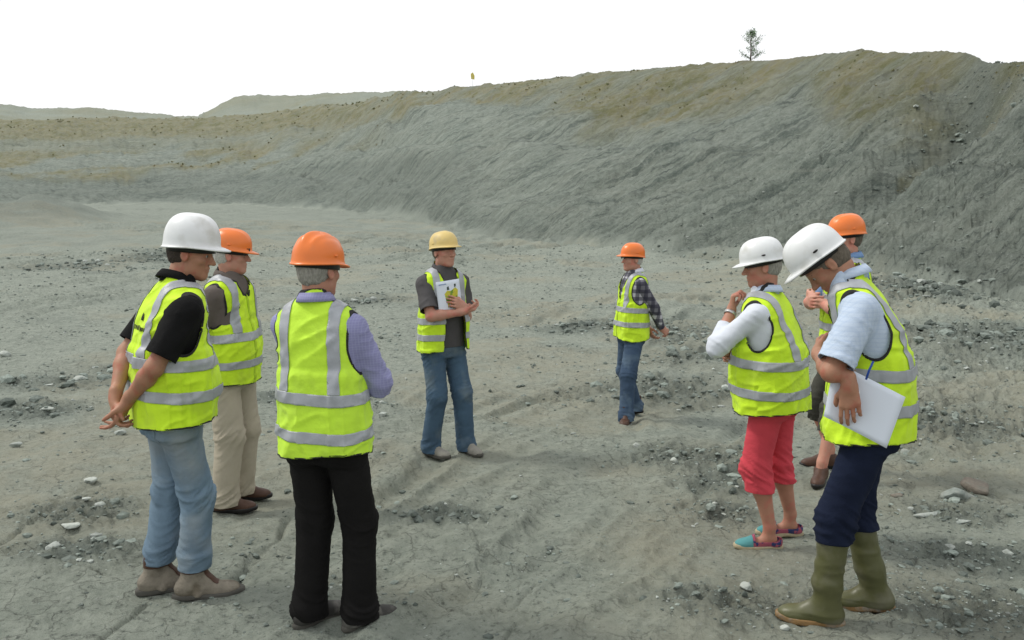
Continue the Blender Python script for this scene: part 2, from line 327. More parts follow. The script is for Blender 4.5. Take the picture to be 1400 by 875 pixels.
    return z, veg, tan, rub_shade, np.clip(onw, 0, 1)

fov = 33.5
azs = np.concatenate([np.linspace(-180, -60, 60, endpoint=False), np.linspace(-60, -fov, 50, endpoint=False), np.linspace(-fov, fov, 760, endpoint=False), np.linspace(fov, 60, 60, endpoint=False), np.linspace(60, 180, 70)])
azs = np.radians(azs)
rs = np.concatenate([np.linspace(.15, 2.4, 24, endpoint=False), np.exp(np.linspace(math.log(2.4), math.log(12), 330, endpoint=False)),
                     np.exp(np.linspace(math.log(12), math.log(120), 420, endpoint=False)), np.exp(np.linspace(math.log(120), math.log(360), 90, endpoint=False)), np.exp(np.linspace(math.log(360), math.log(3000), 12))])
def build_ground():
    A_, R_ = np.meshgrid(azs, rs, indexing='ij'); X = R_*np.sin(A_); Y = R_*np.cos(A_)
    z, veg, tan, rub, onw = terrain(X, Y, True)
    na, nr = X.shape
    idx = np.arange(na*nr).reshape(na, nr)
    q = np.stack([idx[:-1, :-1], idx[1:, :-1], idx[1:, 1:], idx[:-1, 1:]], -1).reshape(-1, 4)[:, ::-1]
    V = np.stack([X, Y, z], -1).reshape(-1, 3)
    V = np.vstack([V, [[0, 0, 0]]]); c = len(V)-1
    # middle fan as quads of two steps (azimuth count is even)
    fan = [(idx[i, 0], idx[min(i+1, na-1), 0], idx[min(i+2, na-1), 0], c) for i in range(0, na-2, 2)]
    q = np.vstack([q, np.array(fan)[:, ::-1]])
    o = obj('ground', V, q, M['ground'])
    for nm, a in (('veg', veg), ('tan', tan), ('rubble', rub), ('wall', onw)):  # 'rubble' also carries the painted gully shade and the darker floor tones
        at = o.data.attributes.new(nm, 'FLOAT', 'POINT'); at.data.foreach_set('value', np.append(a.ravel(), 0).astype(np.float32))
    prop(o, 'grey clay quarry floor rising into a long bare excavated slope', None, None, 'structure')
    return o
def ground_material():
    m = bpy.data.materials.new('grey_clay'); m.use_nodes = True; t = m.node_tree; N = t.nodes; L = t.links; b = N['Principled BSDF']
    b.inputs['Roughness'].default_value = .95; b.inputs['Specular IOR Level'].default_value = .15
    tc = N.new('ShaderNodeTexCoord')
    def at(n): a = N.new('ShaderNodeAttribute'); a.attribute_name = n; return a.outputs['Fac']
    def noise(sc, det=6, rough=.6, vec=None, dist=0):
        n = N.new('ShaderNodeTexNoise'); n.inputs['Scale'].default_value = sc; n.inputs['Detail'].default_value = det; n.inputs['Roughness'].default_value = rough
        n.inputs['Distortion'].default_value = dist
        L.new(vec or tc.outputs['Object'], n.inputs[0]); return n.outputs[0]
    def rng(s, a, b_, c=0, d=1):
        n = N.new('ShaderNodeMapRange'); L.new(s, n.inputs[0]); n.inputs[1].default_value = a; n.inputs[2].default_value = b_; n.inputs[3].default_value = c; n.inputs[4].default_value = d; return n.outputs[0]
    def mixc(f, a, c):
        n = N.new('ShaderNodeMix'); n.data_type = 'RGBA'
        if isinstance(f, float): n.inputs[0].default_value = f
        else: L.new(f, n.inputs[0])
        for s, i in ((a, 6), (c, 7)):
            if isinstance(s, tuple): n.inputs[i].default_value = (*s, 1)
            else: L.new(s, n.inputs[i])
        return n.outputs[2]
    def mth(op, a, c):
        n = N.new('ShaderNodeMath'); n.operation = op
        for s, i in ((a, 0), (c, 1)):
            if isinstance(s, (int, float)): n.inputs[i].default_value = s
            else: L.new(s, n.inputs[i])
        return n.outputs[0]
    c = mixc(rng(noise(.9, 8), .35, .65), (.196, .224, .192), (.252, .280, .238))
    c = mixc(rng(noise(9, 8, .75), .38, .66), c, (.310, .338, .290))
    c = mixc(rng(noise(22, 6, .8), .47, .36), c, (.112, .128, .110))
    c = mixc(mth('MULTIPLY', at('tan'), rng(noise(3, 7), .3, .6, .10, .60)), c, (.290, .280, .212))
    sp = rng(noise(38, 4, .75), .60, .68); c = mixc(mth('MULTIPLY', sp, .45), c, (.36, .375, .355))      # pale flecks of stone
    dk = rng(noise(26, 5, .8), .36, .30); c = mixc(mth('MULTIPLY', dk, .5), c, (.085, .092, .085))
    # faces: bluish clay, in beds
    dt1 = N.new('ShaderNodeVectorMath'); dt1.operation = 'DOT_PRODUCT'; L.new(tc.outputs['Object'], dt1.inputs[0]); dt1.inputs[1].default_value = (.20, .98, 0)
    dt2 = N.new('ShaderNodeVectorMath'); dt2.operation = 'DOT_PRODUCT'; L.new(tc.outputs['Object'], dt2.inputs[0]); dt2.inputs[1].default_value = (.98, -.20, 0)
    cb = N.new('ShaderNodeCombineXYZ'); L.new(dt1.outputs['Value'], cb.inputs[0]); L.new(mth('MULTIPLY', dt2.outputs['Value'], .075), cb.inputs[1])
    st1 = noise(1.7, 9, .72, cb.outputs[0], .3); st2 = noise(5.5, 6, .75, cb.outputs[0], .2)
    bdv = N.new('ShaderNodeMapping'); bdv.inputs['Scale'].default_value = (.05, .05, 1.5); L.new(tc.outputs['Object'], bdv.inputs[0])
    bed = noise(1.3, 7, .7, bdv.outputs[0], .4); iso = noise(3.2, 9, .82)
    wn = mixc(rng(noise(.35, 10, .72), .35, .65), (.176, .208, .180), (.234, .260, .222))
    wn = mixc(rng(st1, .47, .64, 0, .7), wn, (.300, .340, .298))
    wn = mixc(rng(st1, .47, .36, 0, .85), wn, (.098, .122, .108))
    wn = mixc(rng(bed, .56, .66, 0, .45), wn, (.110, .128, .116)); wn = mixc(rng(bed, .44, .36, 0, .40), wn, (.27, .29, .25))
    wn = mixc(rng(iso, .50, .64, 0, .65), wn, (.32, .355, .318)); wn = mixc(rng(iso, .46, .34, 0, .75), wn, (.085, .10, .09))
    wn = mixc(rng(st2, .56, .70, 0, .7), wn, (.30, .32, .285))
    wn = mixc(rng(st2, .46, .36, 0, .85), wn, (.09, .108, .098))
    wn = mixc(rng(noise(9, 6, .85), .57, .66, 0, .6), wn, (.36, .40, .36)); wn = mixc(rng(noise(12, 5, .85), .45, .36, 0, .65), wn, (.085, .105, .092))
    c = mixc(at('wall'), c, wn)
    c = mixc(mth('MULTIPLY', at('rubble'), rng(noise(9, 8, .8), .38, .60, .25, .9)), c, (.115, .136, .122))  # darkens rubble, and paints in the gully shade from the same mask
    vg = mixc(rng(noise(.45, 10, .75), .4, .62), (.240, .218, .124), (.140, .145, .070))
    vg = mixc(rng(noise(1.5, 8, .8), .38, .5, .8, 0), vg, (.20, .20, .17))
    c = mixc(mth('MULTIPLY', at('veg'), rng(noise(.9, 10, .82), .34, .56, .28, .97)), c, vg)
    # mud cracks
    vo = N.new('ShaderNodeTexVoronoi'); vo.feature = 'DISTANCE_TO_EDGE'; vo.inputs['Scale'].default_value = 5.5
    wv = N.new('ShaderNodeMix'); wv.data_type = 'VECTOR'; wv.inputs[0].default_value = .24
    nn = N.new('ShaderNodeTexNoise'); nn.inputs['Scale'].default_value = 5; nn.inputs['Detail'].default_value = 5; L.new(tc.outputs['Object'], nn.inputs[0])
    L.new(tc.outputs['Object'], wv.inputs[4]); L.new(nn.outputs['Color'], wv.inputs[5]); L.new(wv.outputs[1], vo.inputs['Vector'])
    ck = rng(vo.outputs['Distance'], .0, .028, 1, 0)
    ckm = mth('MULTIPLY', ck, rng(noise(.8, 3), .44, .56, 0, .9)); ckm = mth('MULTIPLY', ckm, rng(at('wall'), 0, .2, 1, 0))
    c = mixc(mth('MULTIPLY', ckm, .52), c, (.075, .08, .070))
    L.new(c, b.inputs['Base Color'])
    h = mth('ADD', mth('MULTIPLY', noise(45, 8, .75), .016), mth('MULTIPLY', noise(9, 8, .7), .045))
    h = mth('ADD', h, mth('MULTIPLY', noise(130, 4, .7), .004))
    h = mth('SUBTRACT', h, mth('MULTIPLY', ckm, .007))
    hw = mth('ADD', mth('MULTIPLY', st1, .17), mth('ADD', mth('ADD', mth('MULTIPLY', st2, .06), mth('ADD', mth('MULTIPLY', bed, .10), mth('MULTIPLY', iso, .15))), mth('MULTIPLY', noise(10, 6, .75), .06)))
    mm = N.new('ShaderNodeMix'); mm.data_type = 'FLOAT'; L.new(at('wall'), mm.inputs[0]); L.new(h, mm.inputs[2]); L.new(hw, mm.inputs[3])
    bp = N.new('ShaderNodeBump'); bp.inputs['Strength'].default_value = 1.0; bp.inputs['Distance'].default_value = 1.0; L.new(mm.outputs[0], bp.inputs['Height'])
    L.new(bp.outputs[0], b.inputs['Normal'])
    return m
M['ground'] = ground_material()
build_ground()
def gz(x, y): return float(terrain(np.array([x]), np.array([y]))[0])
def gp(px, py):      # place on the ground seen at a pixel of the photograph
    z = 0
    for _ in range(12):
        x, y = gp0(px, py, z); z = gz(x, y)
    return x, y, z

# ------------------------------------------------------------------ implicit surfaces
class Field:
    def __init__(s, lo, hi, h, fine=()):
        lo = np.array(lo, float); hi = np.array(hi, float)
        s.xs = np.arange(lo[0], hi[0]+h, h); s.ys = np.arange(lo[1], hi[1]+h, h)
        z = [lo[2]]
        while z[-1] < hi[2]:
            st = h*1.6
            for a, b in fine:
                if a-.02 <= z[-1] <= b: st = h*.85
            z.append(z[-1]+st)
        if not fine: z = np.arange(lo[2], hi[2]+h, h)
        s.zs = np.array(z); s.F = np.full((len(s.xs), len(s.ys), len(s.zs)), .5, np.float32); s.h = h
    def win(s, lo, hi):
        i0, i1 = np.searchsorted(s.xs, (lo[0], hi[0])); j0, j1 = np.searchsorted(s.ys, (lo[1], hi[1])); k0, k1 = np.searchsorted(s.zs, (lo[2], hi[2]))
        return slice(max(i0-1, 0), i1+1), slice(max(j0-1, 0), j1+1), slice(max(k0-1, 0), k1+1)
    def comb(s, w, d, k, sub=False):
        a = s.F[w]
        if sub: d = -d
        if sub:
            h = np.maximum(k-np.abs(a-d), 0)/k; s.F[w] = np.maximum(a, d)+h*h*k*.25
        else:
            h = np.maximum(k-np.abs(a-d), 0)/k; s.F[w] = np.minimum(a, d)-h*h*k*.25
    def pts(s, w): return np.meshgrid(s.xs[w[0]], s.ys[w[1]], s.zs[w[2]], indexing='ij', sparse=True)
    def cone(s, a, b, ra, rb, k=.02, sub=False):
        a = np.array(a, float); b = np.array(b, float); m = max(ra, rb)+k+.03
        w = s.win(np.minimum(a, b)-m, np.maximum(a, b)+m); X, Y, Z = s.pts(w)
        d = b-a; dd = d@d+1e-12
        t = np.clip(((X-a[0])*d[0]+(Y-a[1])*d[1]+(Z-a[2])*d[2])/dd, 0, 1)
        q = np.sqrt((X-a[0]-t*d[0])**2+(Y-a[1]-t*d[1])**2+(Z-a[2]-t*d[2])**2)-(ra+(rb-ra)*t)
        s.comb(w, q.astype(np.float32), k, sub)
    def ell(s, c, r, k=.02, rot=None, sub=False):
        c = np.array(c, float); r = np.array(r, float); m = r.max()+k+.03
        w = s.win(c-m, c+m); X, Y, Z = s.pts(w); X = X-c[0]; Y = Y-c[1]; Z = Z-c[2]
        if rot is not None:
            Q = rot.T; X, Y, Z = Q[0, 0]*X+Q[0, 1]*Y+Q[0, 2]*Z, Q[1, 0]*X+Q[1, 1]*Y+Q[1, 2]*Z, Q[2, 0]*X+Q[2, 1]*Y+Q[2, 2]*Z
        k0 = np.sqrt((X/r[0])**2+(Y/r[1])**2+(Z/r[2])**2); k1 = np.sqrt((X/r[0]**2)**2+(Y/r[1]**2)**2+(Z/r[2]**2)**2)+1e-9
        s.comb(w, (k0*(k0-1)/k1).astype(np.float32), k, sub)
    def func(s, lo, hi, fn, k=.02):
        w = s.win(lo, hi); X, Y, Z = s.pts(w); s.comb(w, fn(X, Y, Z).astype(np.float32), k)
    def mesh(s):
        F = s.F; S_ = F < 0
        any_ = np.zeros(tuple(n-1 for n in F.shape), np.uint8)
        for dx in (0, 1):
            for dy in (0, 1):
                for dz in (0, 1): any_ += S_[dx:F.shape[0]-1+dx, dy:F.shape[1]-1+dy, dz:F.shape[2]-1+dz]
        act = (any_ > 0) & (any_ < 8); I = np.argwhere(act)
        ids = np.full(act.shape, -1, np.int64); ids[act] = np.arange(len(I))
        P = np.zeros((len(I), 3)); C = np.zeros(len(I))
        co = [(dx, dy, dz) for dx in (0, 1) for dy in (0, 1) for dz in (0, 1)]
        Fc = {c: F[I[:, 0]+c[0], I[:, 1]+c[1], I[:, 2]+c[2]] for c in co}
        for c in co:
            for ax in range(3):
                if c[ax] == 0:
                    d = list(c); d[ax] = 1; d = tuple(d); fa, fb = Fc[c], Fc[d]; mk = (fa < 0) != (fb < 0)
                    t = np.where(mk, fa/(np.where(mk, fa-fb, 1)), 0); q = np.zeros((len(I), 3)); q[:] = c; q[:, ax] = t
                    P += q*mk[:, None]; C += mk
        P /= C[:, None]
        def ax_(arr, i, t): return arr[i]+(arr[i+1]-arr[i])*t
        V = np.stack([ax_(s.xs, I[:, 0], P[:, 0]), ax_(s.ys, I[:, 1], P[:, 1]), ax_(s.zs, I[:, 2], P[:, 2])], -1)
        Q = []
        for ax in range(3):
            a, b = (ax+1) % 3, (ax+2) % 3
            sl0 = [slice(None)]*3; sl1 = [slice(None)]*3; sl0[ax] = slice(0, -1); sl1[ax] = slice(1, None)
            e = S_[tuple(sl0)] != S_[tuple(sl1)]; E = np.argwhere(e); E = E[(E[:, a] > 0) & (E[:, b] > 0) & (E[:, a] < F.shape[a]-1) & (E[:, b] < F.shape[b]-1)]
            ins = S_[E[:, 0], E[:, 1], E[:, 2]]
            def cid(da, db): T = E.copy(); T[:, a] += da; T[:, b] += db; return ids[T[:, 0], T[:, 1], T[:, 2]]
            q = np.stack([cid(-1, -1), cid(0, -1), cid(0, 0), cid(-1, 0)], -1); q[~ins] = q[~ins][:, ::-1]; Q.append(q)
        return V, np.vstack(Q)
def tris(Q): return np.vstack([Q[:, [0, 1, 2]], Q[:, [0, 2, 3]]])
def normals(V, T):
    n = np.cross(V[T[:, 1]]-V[T[:, 0]], V[T[:, 2]]-V[T[:, 0]]); N_ = np.zeros_like(V)
    for i in range(3):
        for c in range(3): N_[:, c] += np.bincount(T[:, i], n[:, c], len(V))
    return N_/(np.linalg.norm(N_, axis=1)[:, None]+1e-12)
def relax(V, Q, it=2, f=.5):
    E = np.vstack([Q[:, [i, (i+1) % Q.shape[1]]] for i in range(Q.shape[1])])
    for _ in range(it):
        S_ = np.zeros_like(V); n = np.bincount(E.ravel(), minlength=len(V))
        for c in range(3): S_[:, c] = np.bincount(E[:, 0], V[E[:, 1], c], len(V)) + np.bincount(E[:, 1], V[E[:, 0], c], len(V))
        V = V*(1-f)+f*S_/np.maximum(n, 1)[:, None]
    return V
def clip(V, T, g):
    """keep the part of the triangle mesh where g >= 0, cut exactly along g = 0"""
    ins = g >= 0; c = ins[T].sum(1); keep = T[c == 3]; newT = [keep]; extra = []
    def rot(T_, want):
        i = ins[T_]; k = np.argmax(i if want else ~i, axis=1); r = np.arange(len(T_)); return np.stack([T_[r, k], T_[r, (k+1) % 3], T_[r, (k+2) % 3]], -1)
    one = rot(T[c == 1], True); two = rot(T[c == 2], False)
    E = np.vstack([one[:, [0, 1]], one[:, [0, 2]], two[:, [0, 1]], two[:, [0, 2]]]); Es = np.sort(E, 1)
    u, inv = np.unique(Es[:, 0]*len(V)+Es[:, 1], return_inverse=True); inv = inv.ravel(); a, b = u//len(V), u % len(V)
    ga, gb = g[a], g[b]; t = ga/np.where(ga == gb, 1, ga-gb); nv = V[a]+(V[b]-V[a])*t[:, None]
    id_ = len(V)+inv; n1, n2 = len(one), len(two)
    newT.append(np.stack([one[:, 0], id_[:n1], id_[n1:2*n1]], -1))
    e1, e2 = id_[2*n1:2*n1+n2], id_[2*n1+n2:]
    newT += [np.stack([e1, two[:, 1], two[:, 2]], -1), np.stack([e1, two[:, 2], e2], -1)]
    V = np.vstack([V, nv]); T = np.vstack(newT)
    used = np.zeros(len(V), bool); used[T.ravel()] = True; mp = np.cumsum(used)-1
    return V[used], mp[T]
def pieces(V, T, least=12):
    lab = np.arange(len(V))
    while True:
        m = lab[T].min(1); new = lab.copy()
        for i in range(3): np.minimum.at(new, T[:, i], m)
        new = new[new]
        if (new == lab).all(): break
        lab = new
    for l in np.unique(lab[T[:, 0]]):
        t = T[lab[T[:, 0]] == l]
        if len(t) < least: continue
        u, inv = np.unique(t, return_inverse=True); yield V[u], inv.reshape(-1, 3)
def nrm(v): v = np.array(v, float); return v/(np.linalg.norm(v)+1e-12)
def rotm(yaw=0, pitch=0, roll=0):
    """head frame in body frame: yaw + turns to the person's left, pitch + looks up, roll"""
    return np.array(Matrix.Rotation(R(yaw), 3, 'Z') @ Matrix.Rotation(R(pitch), 3, 'X') @ Matrix.Rotation(R(roll), 3, 'Y'))
def ik(a, c, l1, l2, pole):
    a = np.array(a, float); c = np.array(c, float); d = c-a; D = np.linalg.norm(d)
    if D > (l1+l2)*.995: c = a+d/D*(l1+l2)*.995; d = c-a; D = np.linalg.norm(d)
    n = d/D; x = (l1*l1-l2*l2+D*D)/(2*D); h = math.sqrt(max(l1*l1-x*x, 0)); p = np.array(pole, float); p = p-n*(p@n); p = nrm(p)
    return a+n*x+p*h, c

# ------------------------------------------------------------------ people
TZ = np.array([.70, .80, .88, .96, 1.05, 1.15, 1.25, 1.34, 1.395, 1.435, 1.47, 1.50, 1.54])
TA = np.array([.13, .158, .170, .165, .155, .160, .170, .182, .186, .168, .122, .075, .056])
TB = np.array([.09, .110, .116, .112, .108, .114, .120, .116, .102, .088, .074, .064, .056])
def torso_fn(P, da, db, dz=0, lo=.7, hi=1.54, boxy=0, n=2.4, fold=0, seed=0, ww=0):
    belly = P.get('belly', 0)
    def fn(X, Y, Z):
        zz = np.clip(Z-dz, .70, 1.54)
        A_ = np.interp(zz, TZ, TA)*(1+(P.get('wide', 1)-1)*sstep(1.54, 1.40, zz))+da; B_ = np.interp(zz, TZ, TB)+db
        if boxy:
            low = 1-sstep(1.18, 1.36, zz); A_ = A_+ww*low; B_ = B_+ww*low; A_ = np.maximum(A_, (.182+.03*(1.3-zz))*P.get('wide', 1)*low+ww*low); B_ = np.maximum(B_, (.144+.045*(1.3-zz))*low+ww*low)
        B_ = B_+belly*np.exp(-((zz-1.04)/.14)**2)*.5
        cx = np.interp(Z, P['cz'], P['cx']); cy = np.interp(Z, P['cz'], P['cy'])+belly*.5*np.exp(-((zz-1.04)/.14)**2)
        th = np.interp(Z, P['cz'], P['th']); c, s = np.cos(th), np.sin(th)
        x = (X-cx)*c+(Y-cy)*s; y = -(X-cx)*s+(Y-cy)*c
        q = (np.abs(x/A_)**n+np.abs(y/B_)**n)**(1/n)
        d = (q-1)*np.minimum(A_, B_)
        return np.maximum(d, np.maximum(lo-Z, Z-hi))
    return fn
def tloc(P, V):
    """torso-local x (right), y (front), z of points"""
    Z = V[:, 2]; cx = np.interp(Z, P['cz'], P['cx']); cy = np.interp(Z, P['cz'], P['cy']); th = np.interp(Z, P['cz'], P['th'])
    c, s = np.cos(th), np.sin(th); X, Y = V[:, 0]-cx, V[:, 1]-cy
    return X*c+Y*s, -X*s+Y*c, Z
def tpos(P, x, y, z):
    cx = np.interp(z, P['cz'], P['cx']); cy = np.interp(z, P['cz'], P['cy']); th = np.interp(z, P['cz'], P['th'])
    return np.array([cx+x*math.cos(th)-y*math.sin(th), cy+x*math.sin(th)+y*math.cos(th), z])
def hand(F, wrist, d, pn, thumb, curl=(25, 30, 25), spread=3, sc=1.0, kf=.004):
    """wrist, finger direction, palm normal, side the thumb leaves from (vector-ish), curls in degrees per joint"""
    d = nrm(d); pn = np.array(pn, float); pn = nrm(pn-d*(pn@d)); s = nrm(np.cross(d, pn))
    if s@np.array(thumb, float) < 0: s = -s
    w = np.array(wrist, float)
    lens = [(.044, .026, .022), (.048, .030, .023), (.044, .028, .022), (.034, .021, .019)]
    kn = [.088, .092, .087, .078]
    for i in range(4):
        off = (1.5-i)*.0215
        base = w+d*.012+s*off*.55; k = w+d*kn[i]*sc+s*off*sc
        F.cone(base, k, .015*sc, .0115*sc, .014)
        ang = 0; p = k; sp = R((1.5-i)*spread)
        dd0 = nrm(d*math.cos(sp)+s*math.sin(sp))
        for j, L_ in enumerate(lens[i]):
            ang += R(curl[j]*(1+.12*i)); dd = dd0*math.cos(ang)+pn*math.sin(ang)
            q = p+dd*L_*sc; F.cone(p, q, (.0095-.001*j)*sc, (.0088-.001*j)*sc, kf); p = q
    F.ell(w+d*.045*sc+pn*.003, (.03, .03, .03), .01) if False else None
    # thumb from the side of the palm near its base
    t0 = w+d*.025*sc+s*.022*sc+pn*.006; t1 = t0+nrm(d*.65+s*.62+pn*.35)*.042*sc; t2 = t1+nrm(d*.85+s*.25+pn*.40)*.032*sc; t3 = t2+nrm(d*.85+s*.05+pn*.45)*.026*sc
    F.cone(t0, t1, .016*sc, .0125*sc, .012); F.cone(t1, t2, .0115*sc, .0105*sc, .004); F.cone(t2, t3, .0105*sc, .0085*sc, .004)
    F.cone(w-d*.03, w+d*.02, .026*sc, .022*sc, .02)

def person(P):
    H = P['h']; s = H/1.75; ox, oy, _ = gp(*P['at']); oz = P.get('z', None)
    feet_w = [gp(px, py) for px, py, _ in P['feet']]; oz = (feet_w[0][2]+feet_w[1][2])/2-.004
    yaw = R(P['yaw'])
    root = bpy.data.objects.new('person', None); COL.objects.link(root); root.location = (ox, oy, oz); root.rotation_euler = (0, 0, yaw); root.scale = (s, s, s)
    root.empty_display_size = .2
    prop(root, P['label'], 'person', 'quarry visitors in hard hats and hi-vis vests')
    ca, sa = math.cos(-yaw), math.sin(-yaw)
    P['cz'] = [.85, 1.0, 1.15, 1.30, 1.45, 1.55]; lean = P.get('lean', 0); cur = P.get('hunch', .0); lx = P.get('leanx', 0); tw = R(P.get('twist', 0))
    f = np.array([0, .12, .32, .58, .85, 1.0]); P['cy'] = list(lean*f+cur*np.array([0, -.3, -.7, -.5, .5, 1.2])); P['cx'] = list(lx*f); P['th'] = list(tw*f)
    # feet in person space: right then left
    feet = []
    for (wx, wy, _), (px, py, fy) in zip(feet_w, P['feet']):
        dx, dy = wx-ox, wy-oy; feet.append((np.array([(dx*ca-dy*sa)/s, (dx*sa+dy*ca)/s, 0]), R(fy)))
    legs = []
    hz = min(.925, min(.085+math.sqrt(.834**2-(fp[0]-q_*.088)**2-fp[1]**2) for (fp, _), q_ in zip(feet, (1, -1))))
    for i, (fp, fy) in enumerate(feet):
        sg = 1 if i == 0 else -1; hip = np.array([sg*.088, 0, hz]); ank = fp+[0, 0, .085]
        kd = np.array([-math.sin(fy)*.7, math.cos(fy)*.7+.5, 0])
        knee, ank = ik(hip, ank, .425, .412, kd); legs.append((hip, knee, ank, fy))
    arms = []
    for i, A_ in enumerate(P['arms']):
        sg = 1 if i == 0 else -1; sh = tpos(P, sg*.168*P.get('wide', 1), -.005, 1.392)
        el, wr = ik(sh, A_['wrist'], .290, .255, A_['pole']); arms.append((sh, el, wr, A_))
    nb = tpos(P, 0, -.012, 1.50); Rh = rotm(*P.get('head', (0, 0, 0))); hc = nb+np.array(P.get('headoff', (0, .03, .135)))
    toW = lambda p: hc+Rh@np.array(p, float)
    vox = P.get('vox', .0055)
    # ---------------- body: one continuous surface
    allp = [hc+.16, hc-.16]+[a[k] for a in arms for k in (0, 1, 2)]+[l[k] for l in legs for k in (0, 1, 2)]
    lo = np.min(allp, 0)-[.17, .17, 0]; hi = np.max(allp, 0)+[.17, .17, 0]; lo[2] = 0; hi[2] = hc[2]+.17
    wz = [a[2][2] for a in arms]
    Fd = Field(lo, hi, vox, fine=[(hc[2]-.15, hc[2]+.13)]+[(z-.16, z+.14) for z in wz])
    Fd.func((lo[0], lo[1], .78), (hi[0], hi[1], 1.56), torso_fn(P, -.018, -.016, -.012, .8, 1.53), .03)
    for (hip, knee, ank, fy) in legs:
        lf = 1.0 if (P['trousers'].get('hem', 0) > .3 and P['shoe']['style'] != 'welly') else .72
        Fd.cone(hip, knee, .066, .046*lf, .03); cf = knee*.68+ank*.32+[0, -.016, 0]; Fd.cone(knee, cf, .045*lf, .053*lf, .03); Fd.cone(cf, ank+[0, -.006, .05], .052*lf, .034*lf, .03); Fd.cone(ank+[0, -.006, .05], ank, .034*lf, .036*lf, .02)
        fd = np.array([-math.sin(fy), math.cos(fy), 0]); Fd.cone(ank-fd*.02-[0, 0, .03], ank+fd*.13-[0, 0, .055], .032, .024, .03)
    for (sh, el, wr, A_) in arms:
        Fd.cone(sh, el, .046, .040, .03); m = el*.72+wr*.28; Fd.cone(el, m, .040, .041, .02); Fd.cone(m, wr, .041, .025, .02)
        if A_.get('hand', True): hand(Fd, wr, A_['dir'], A_['palm'], A_['thumb'], A_.get('curl', (25, 30, 25)), A_.get('spread', 3))
    fm = P.get('face', 1.0)
    Fd.cone(nb-[0, 0, .05], hc+Rh@np.array([0, -.022, -.055]), .058, .056, .03)
    Fd.ell(toW((0, -.008, .034)), (.077, .098, .086), .02, Rh)
    Fd.ell(toW((0, .026, -.030)), (.060, .064, .083), .03, Rh)
    Fd.ell(toW((0, .010, -.060)), (.055, .060, .045), .03, Rh)
    for q in (-1, 1): Fd.cone(toW((q*.040, .005, -.068)), toW((q*.012, .066, -.095)), .022, .018, .025)
    Fd.ell(toW((0, .070, -.094)), (.022, .018, .018), .02, Rh)
    Fd.cone(toW((-.034, .076, .022)), toW((.034, .076, .022)), .011, .011, .02)
    for q in (-1, 1): Fd.ell(toW((q*.042, .060, -.022)), (.020, .020, .016), .02, Rh)
    for q in (-1, 1): Fd.ell(toW((q*.031, .096, .003)), (.016, .014, .011), .012, Rh, sub=True)
    Fd.cone(toW((0, .086, .014)), toW((0, .108, -.026)), .0085, .0115, .012); Fd.ell(toW((0, .112, -.029)), (.0115, .011, .0095), .008, Rh)
    for q in (-1, 1): Fd.ell(toW((q*.012, .098, -.032)), (.008, .010, .007), .006, Rh)
    Fd.ell(toW((0, .086, -.056)), (.025, .013, .009), .01, Rh); Fd.ell(toW((0, .083, -.069)), (.022, .013, .009), .01, Rh)
    Fd.ell(toW((0, .102, -.0625)), (.026, .012, .0035), .004, Rh, sub=True)
    for q in (-1, 1):
        Fd.ell(toW((q*.079, -.008, -.008)), (.009, .019, .031), .008, Rh @ rotm(0, 12, q*-8)); Fd.ell(toW((q*.089, -.004, -.005)), (.006, .009, .016), .005, Rh, sub=True)
    V, Q = Fd.mesh(); V = relax(V, Q, 1, .35)
    body = obj('body', V, Q, M[P['skin']], root)
    # eyes and brows
    for q in (-1, 1):
        if vox < .0062:
            e = uv_ell('eye', toW((q*.031, .0735, .004)), (.012, .012, .012), M['eye_white'], body); iris = uv_ell('iris', toW((q*.031, .0835, .0035)), (.0058, .0035, .0058), M['dark'], body)
        b_ = []
        Fb = Field(toW((q*.033, .09, .025))-.04, toW((q*.033, .09, .025))+.04, .004); Fb.cone(toW((q*.016, .0885, .021)), toW((q*.050, .076, .022)), .0045, .003, .004); vb, qb = Fb.mesh(); obj('eyebrow', vb, qb, M[P['hair']], body)
    # hair: a cap over the skull, cut at the hairline
    Fh = Field(hc-.17, hc+.17, .0065); Fh.ell(toW((0, -.010, .034)), (.0805, .1015, .089), .01, Rh); Fh.ell(toW((0, -.032, -.018)), (.064, .070, .060), .03, Rh)
    V, Q = Fh.mesh(); T = tris(Q); nn = normals(V, T); V = V+nn*(noise3(V*90, 5)*.0028)[:, None]
    Lh = (V-hc)@Rh; g = np.minimum(P.get('hairline', .045)+ (Lh[:, 2]-.05)*.75-Lh[:, 1]+.006*noise3(V*60, 6), np.minimum(Lh[:, 2]+.072, .085-Lh[:, 2]))
    V, T = clip(V, T, g)
    if len(T): obj('hair', V, T, M[P['hair']], root, thick=.004)
    hard_hat(P, root, toW, Rh, hc)
    # ---------------- shirt
    sl = P['sleeve']; lo2 = lo.copy(); lo2[2] = .8; hi2 = hi.copy(); hi2[2] = 1.62
    for (sh, el, wr, A_) in arms: lo2[2] = min(lo2[2], el[2]-.1, wr[2]-.1)
    Fs = Field(lo2, hi2, .0085 if vox < .0062 else .0095)
    Fs.func((lo[0], lo[1], .78), (hi[0], hi[1], 1.6), torso_fn(P, .008, .010, 0, .86, 1.54), .02)
    for (sh, el, wr, A_) in arms:
        e = sl.get('loose', .012)
        if sl['len'] == 'short': Fs.cone(sh, el, .051+e*.5, .050+e, .035)
        else: Fs.cone(sh, el, .050+e*.4, .046+e, .035); Fs.cone(el, wr, .046+e, .034+e*.5, .02)
    V, Q = Fs.mesh(); V = relax(V, Q, 2); T = tris(Q); nn = normals(V, T)
    arm_d = np.full(len(V), 9.)
    cut = np.full(len(V), 1.)
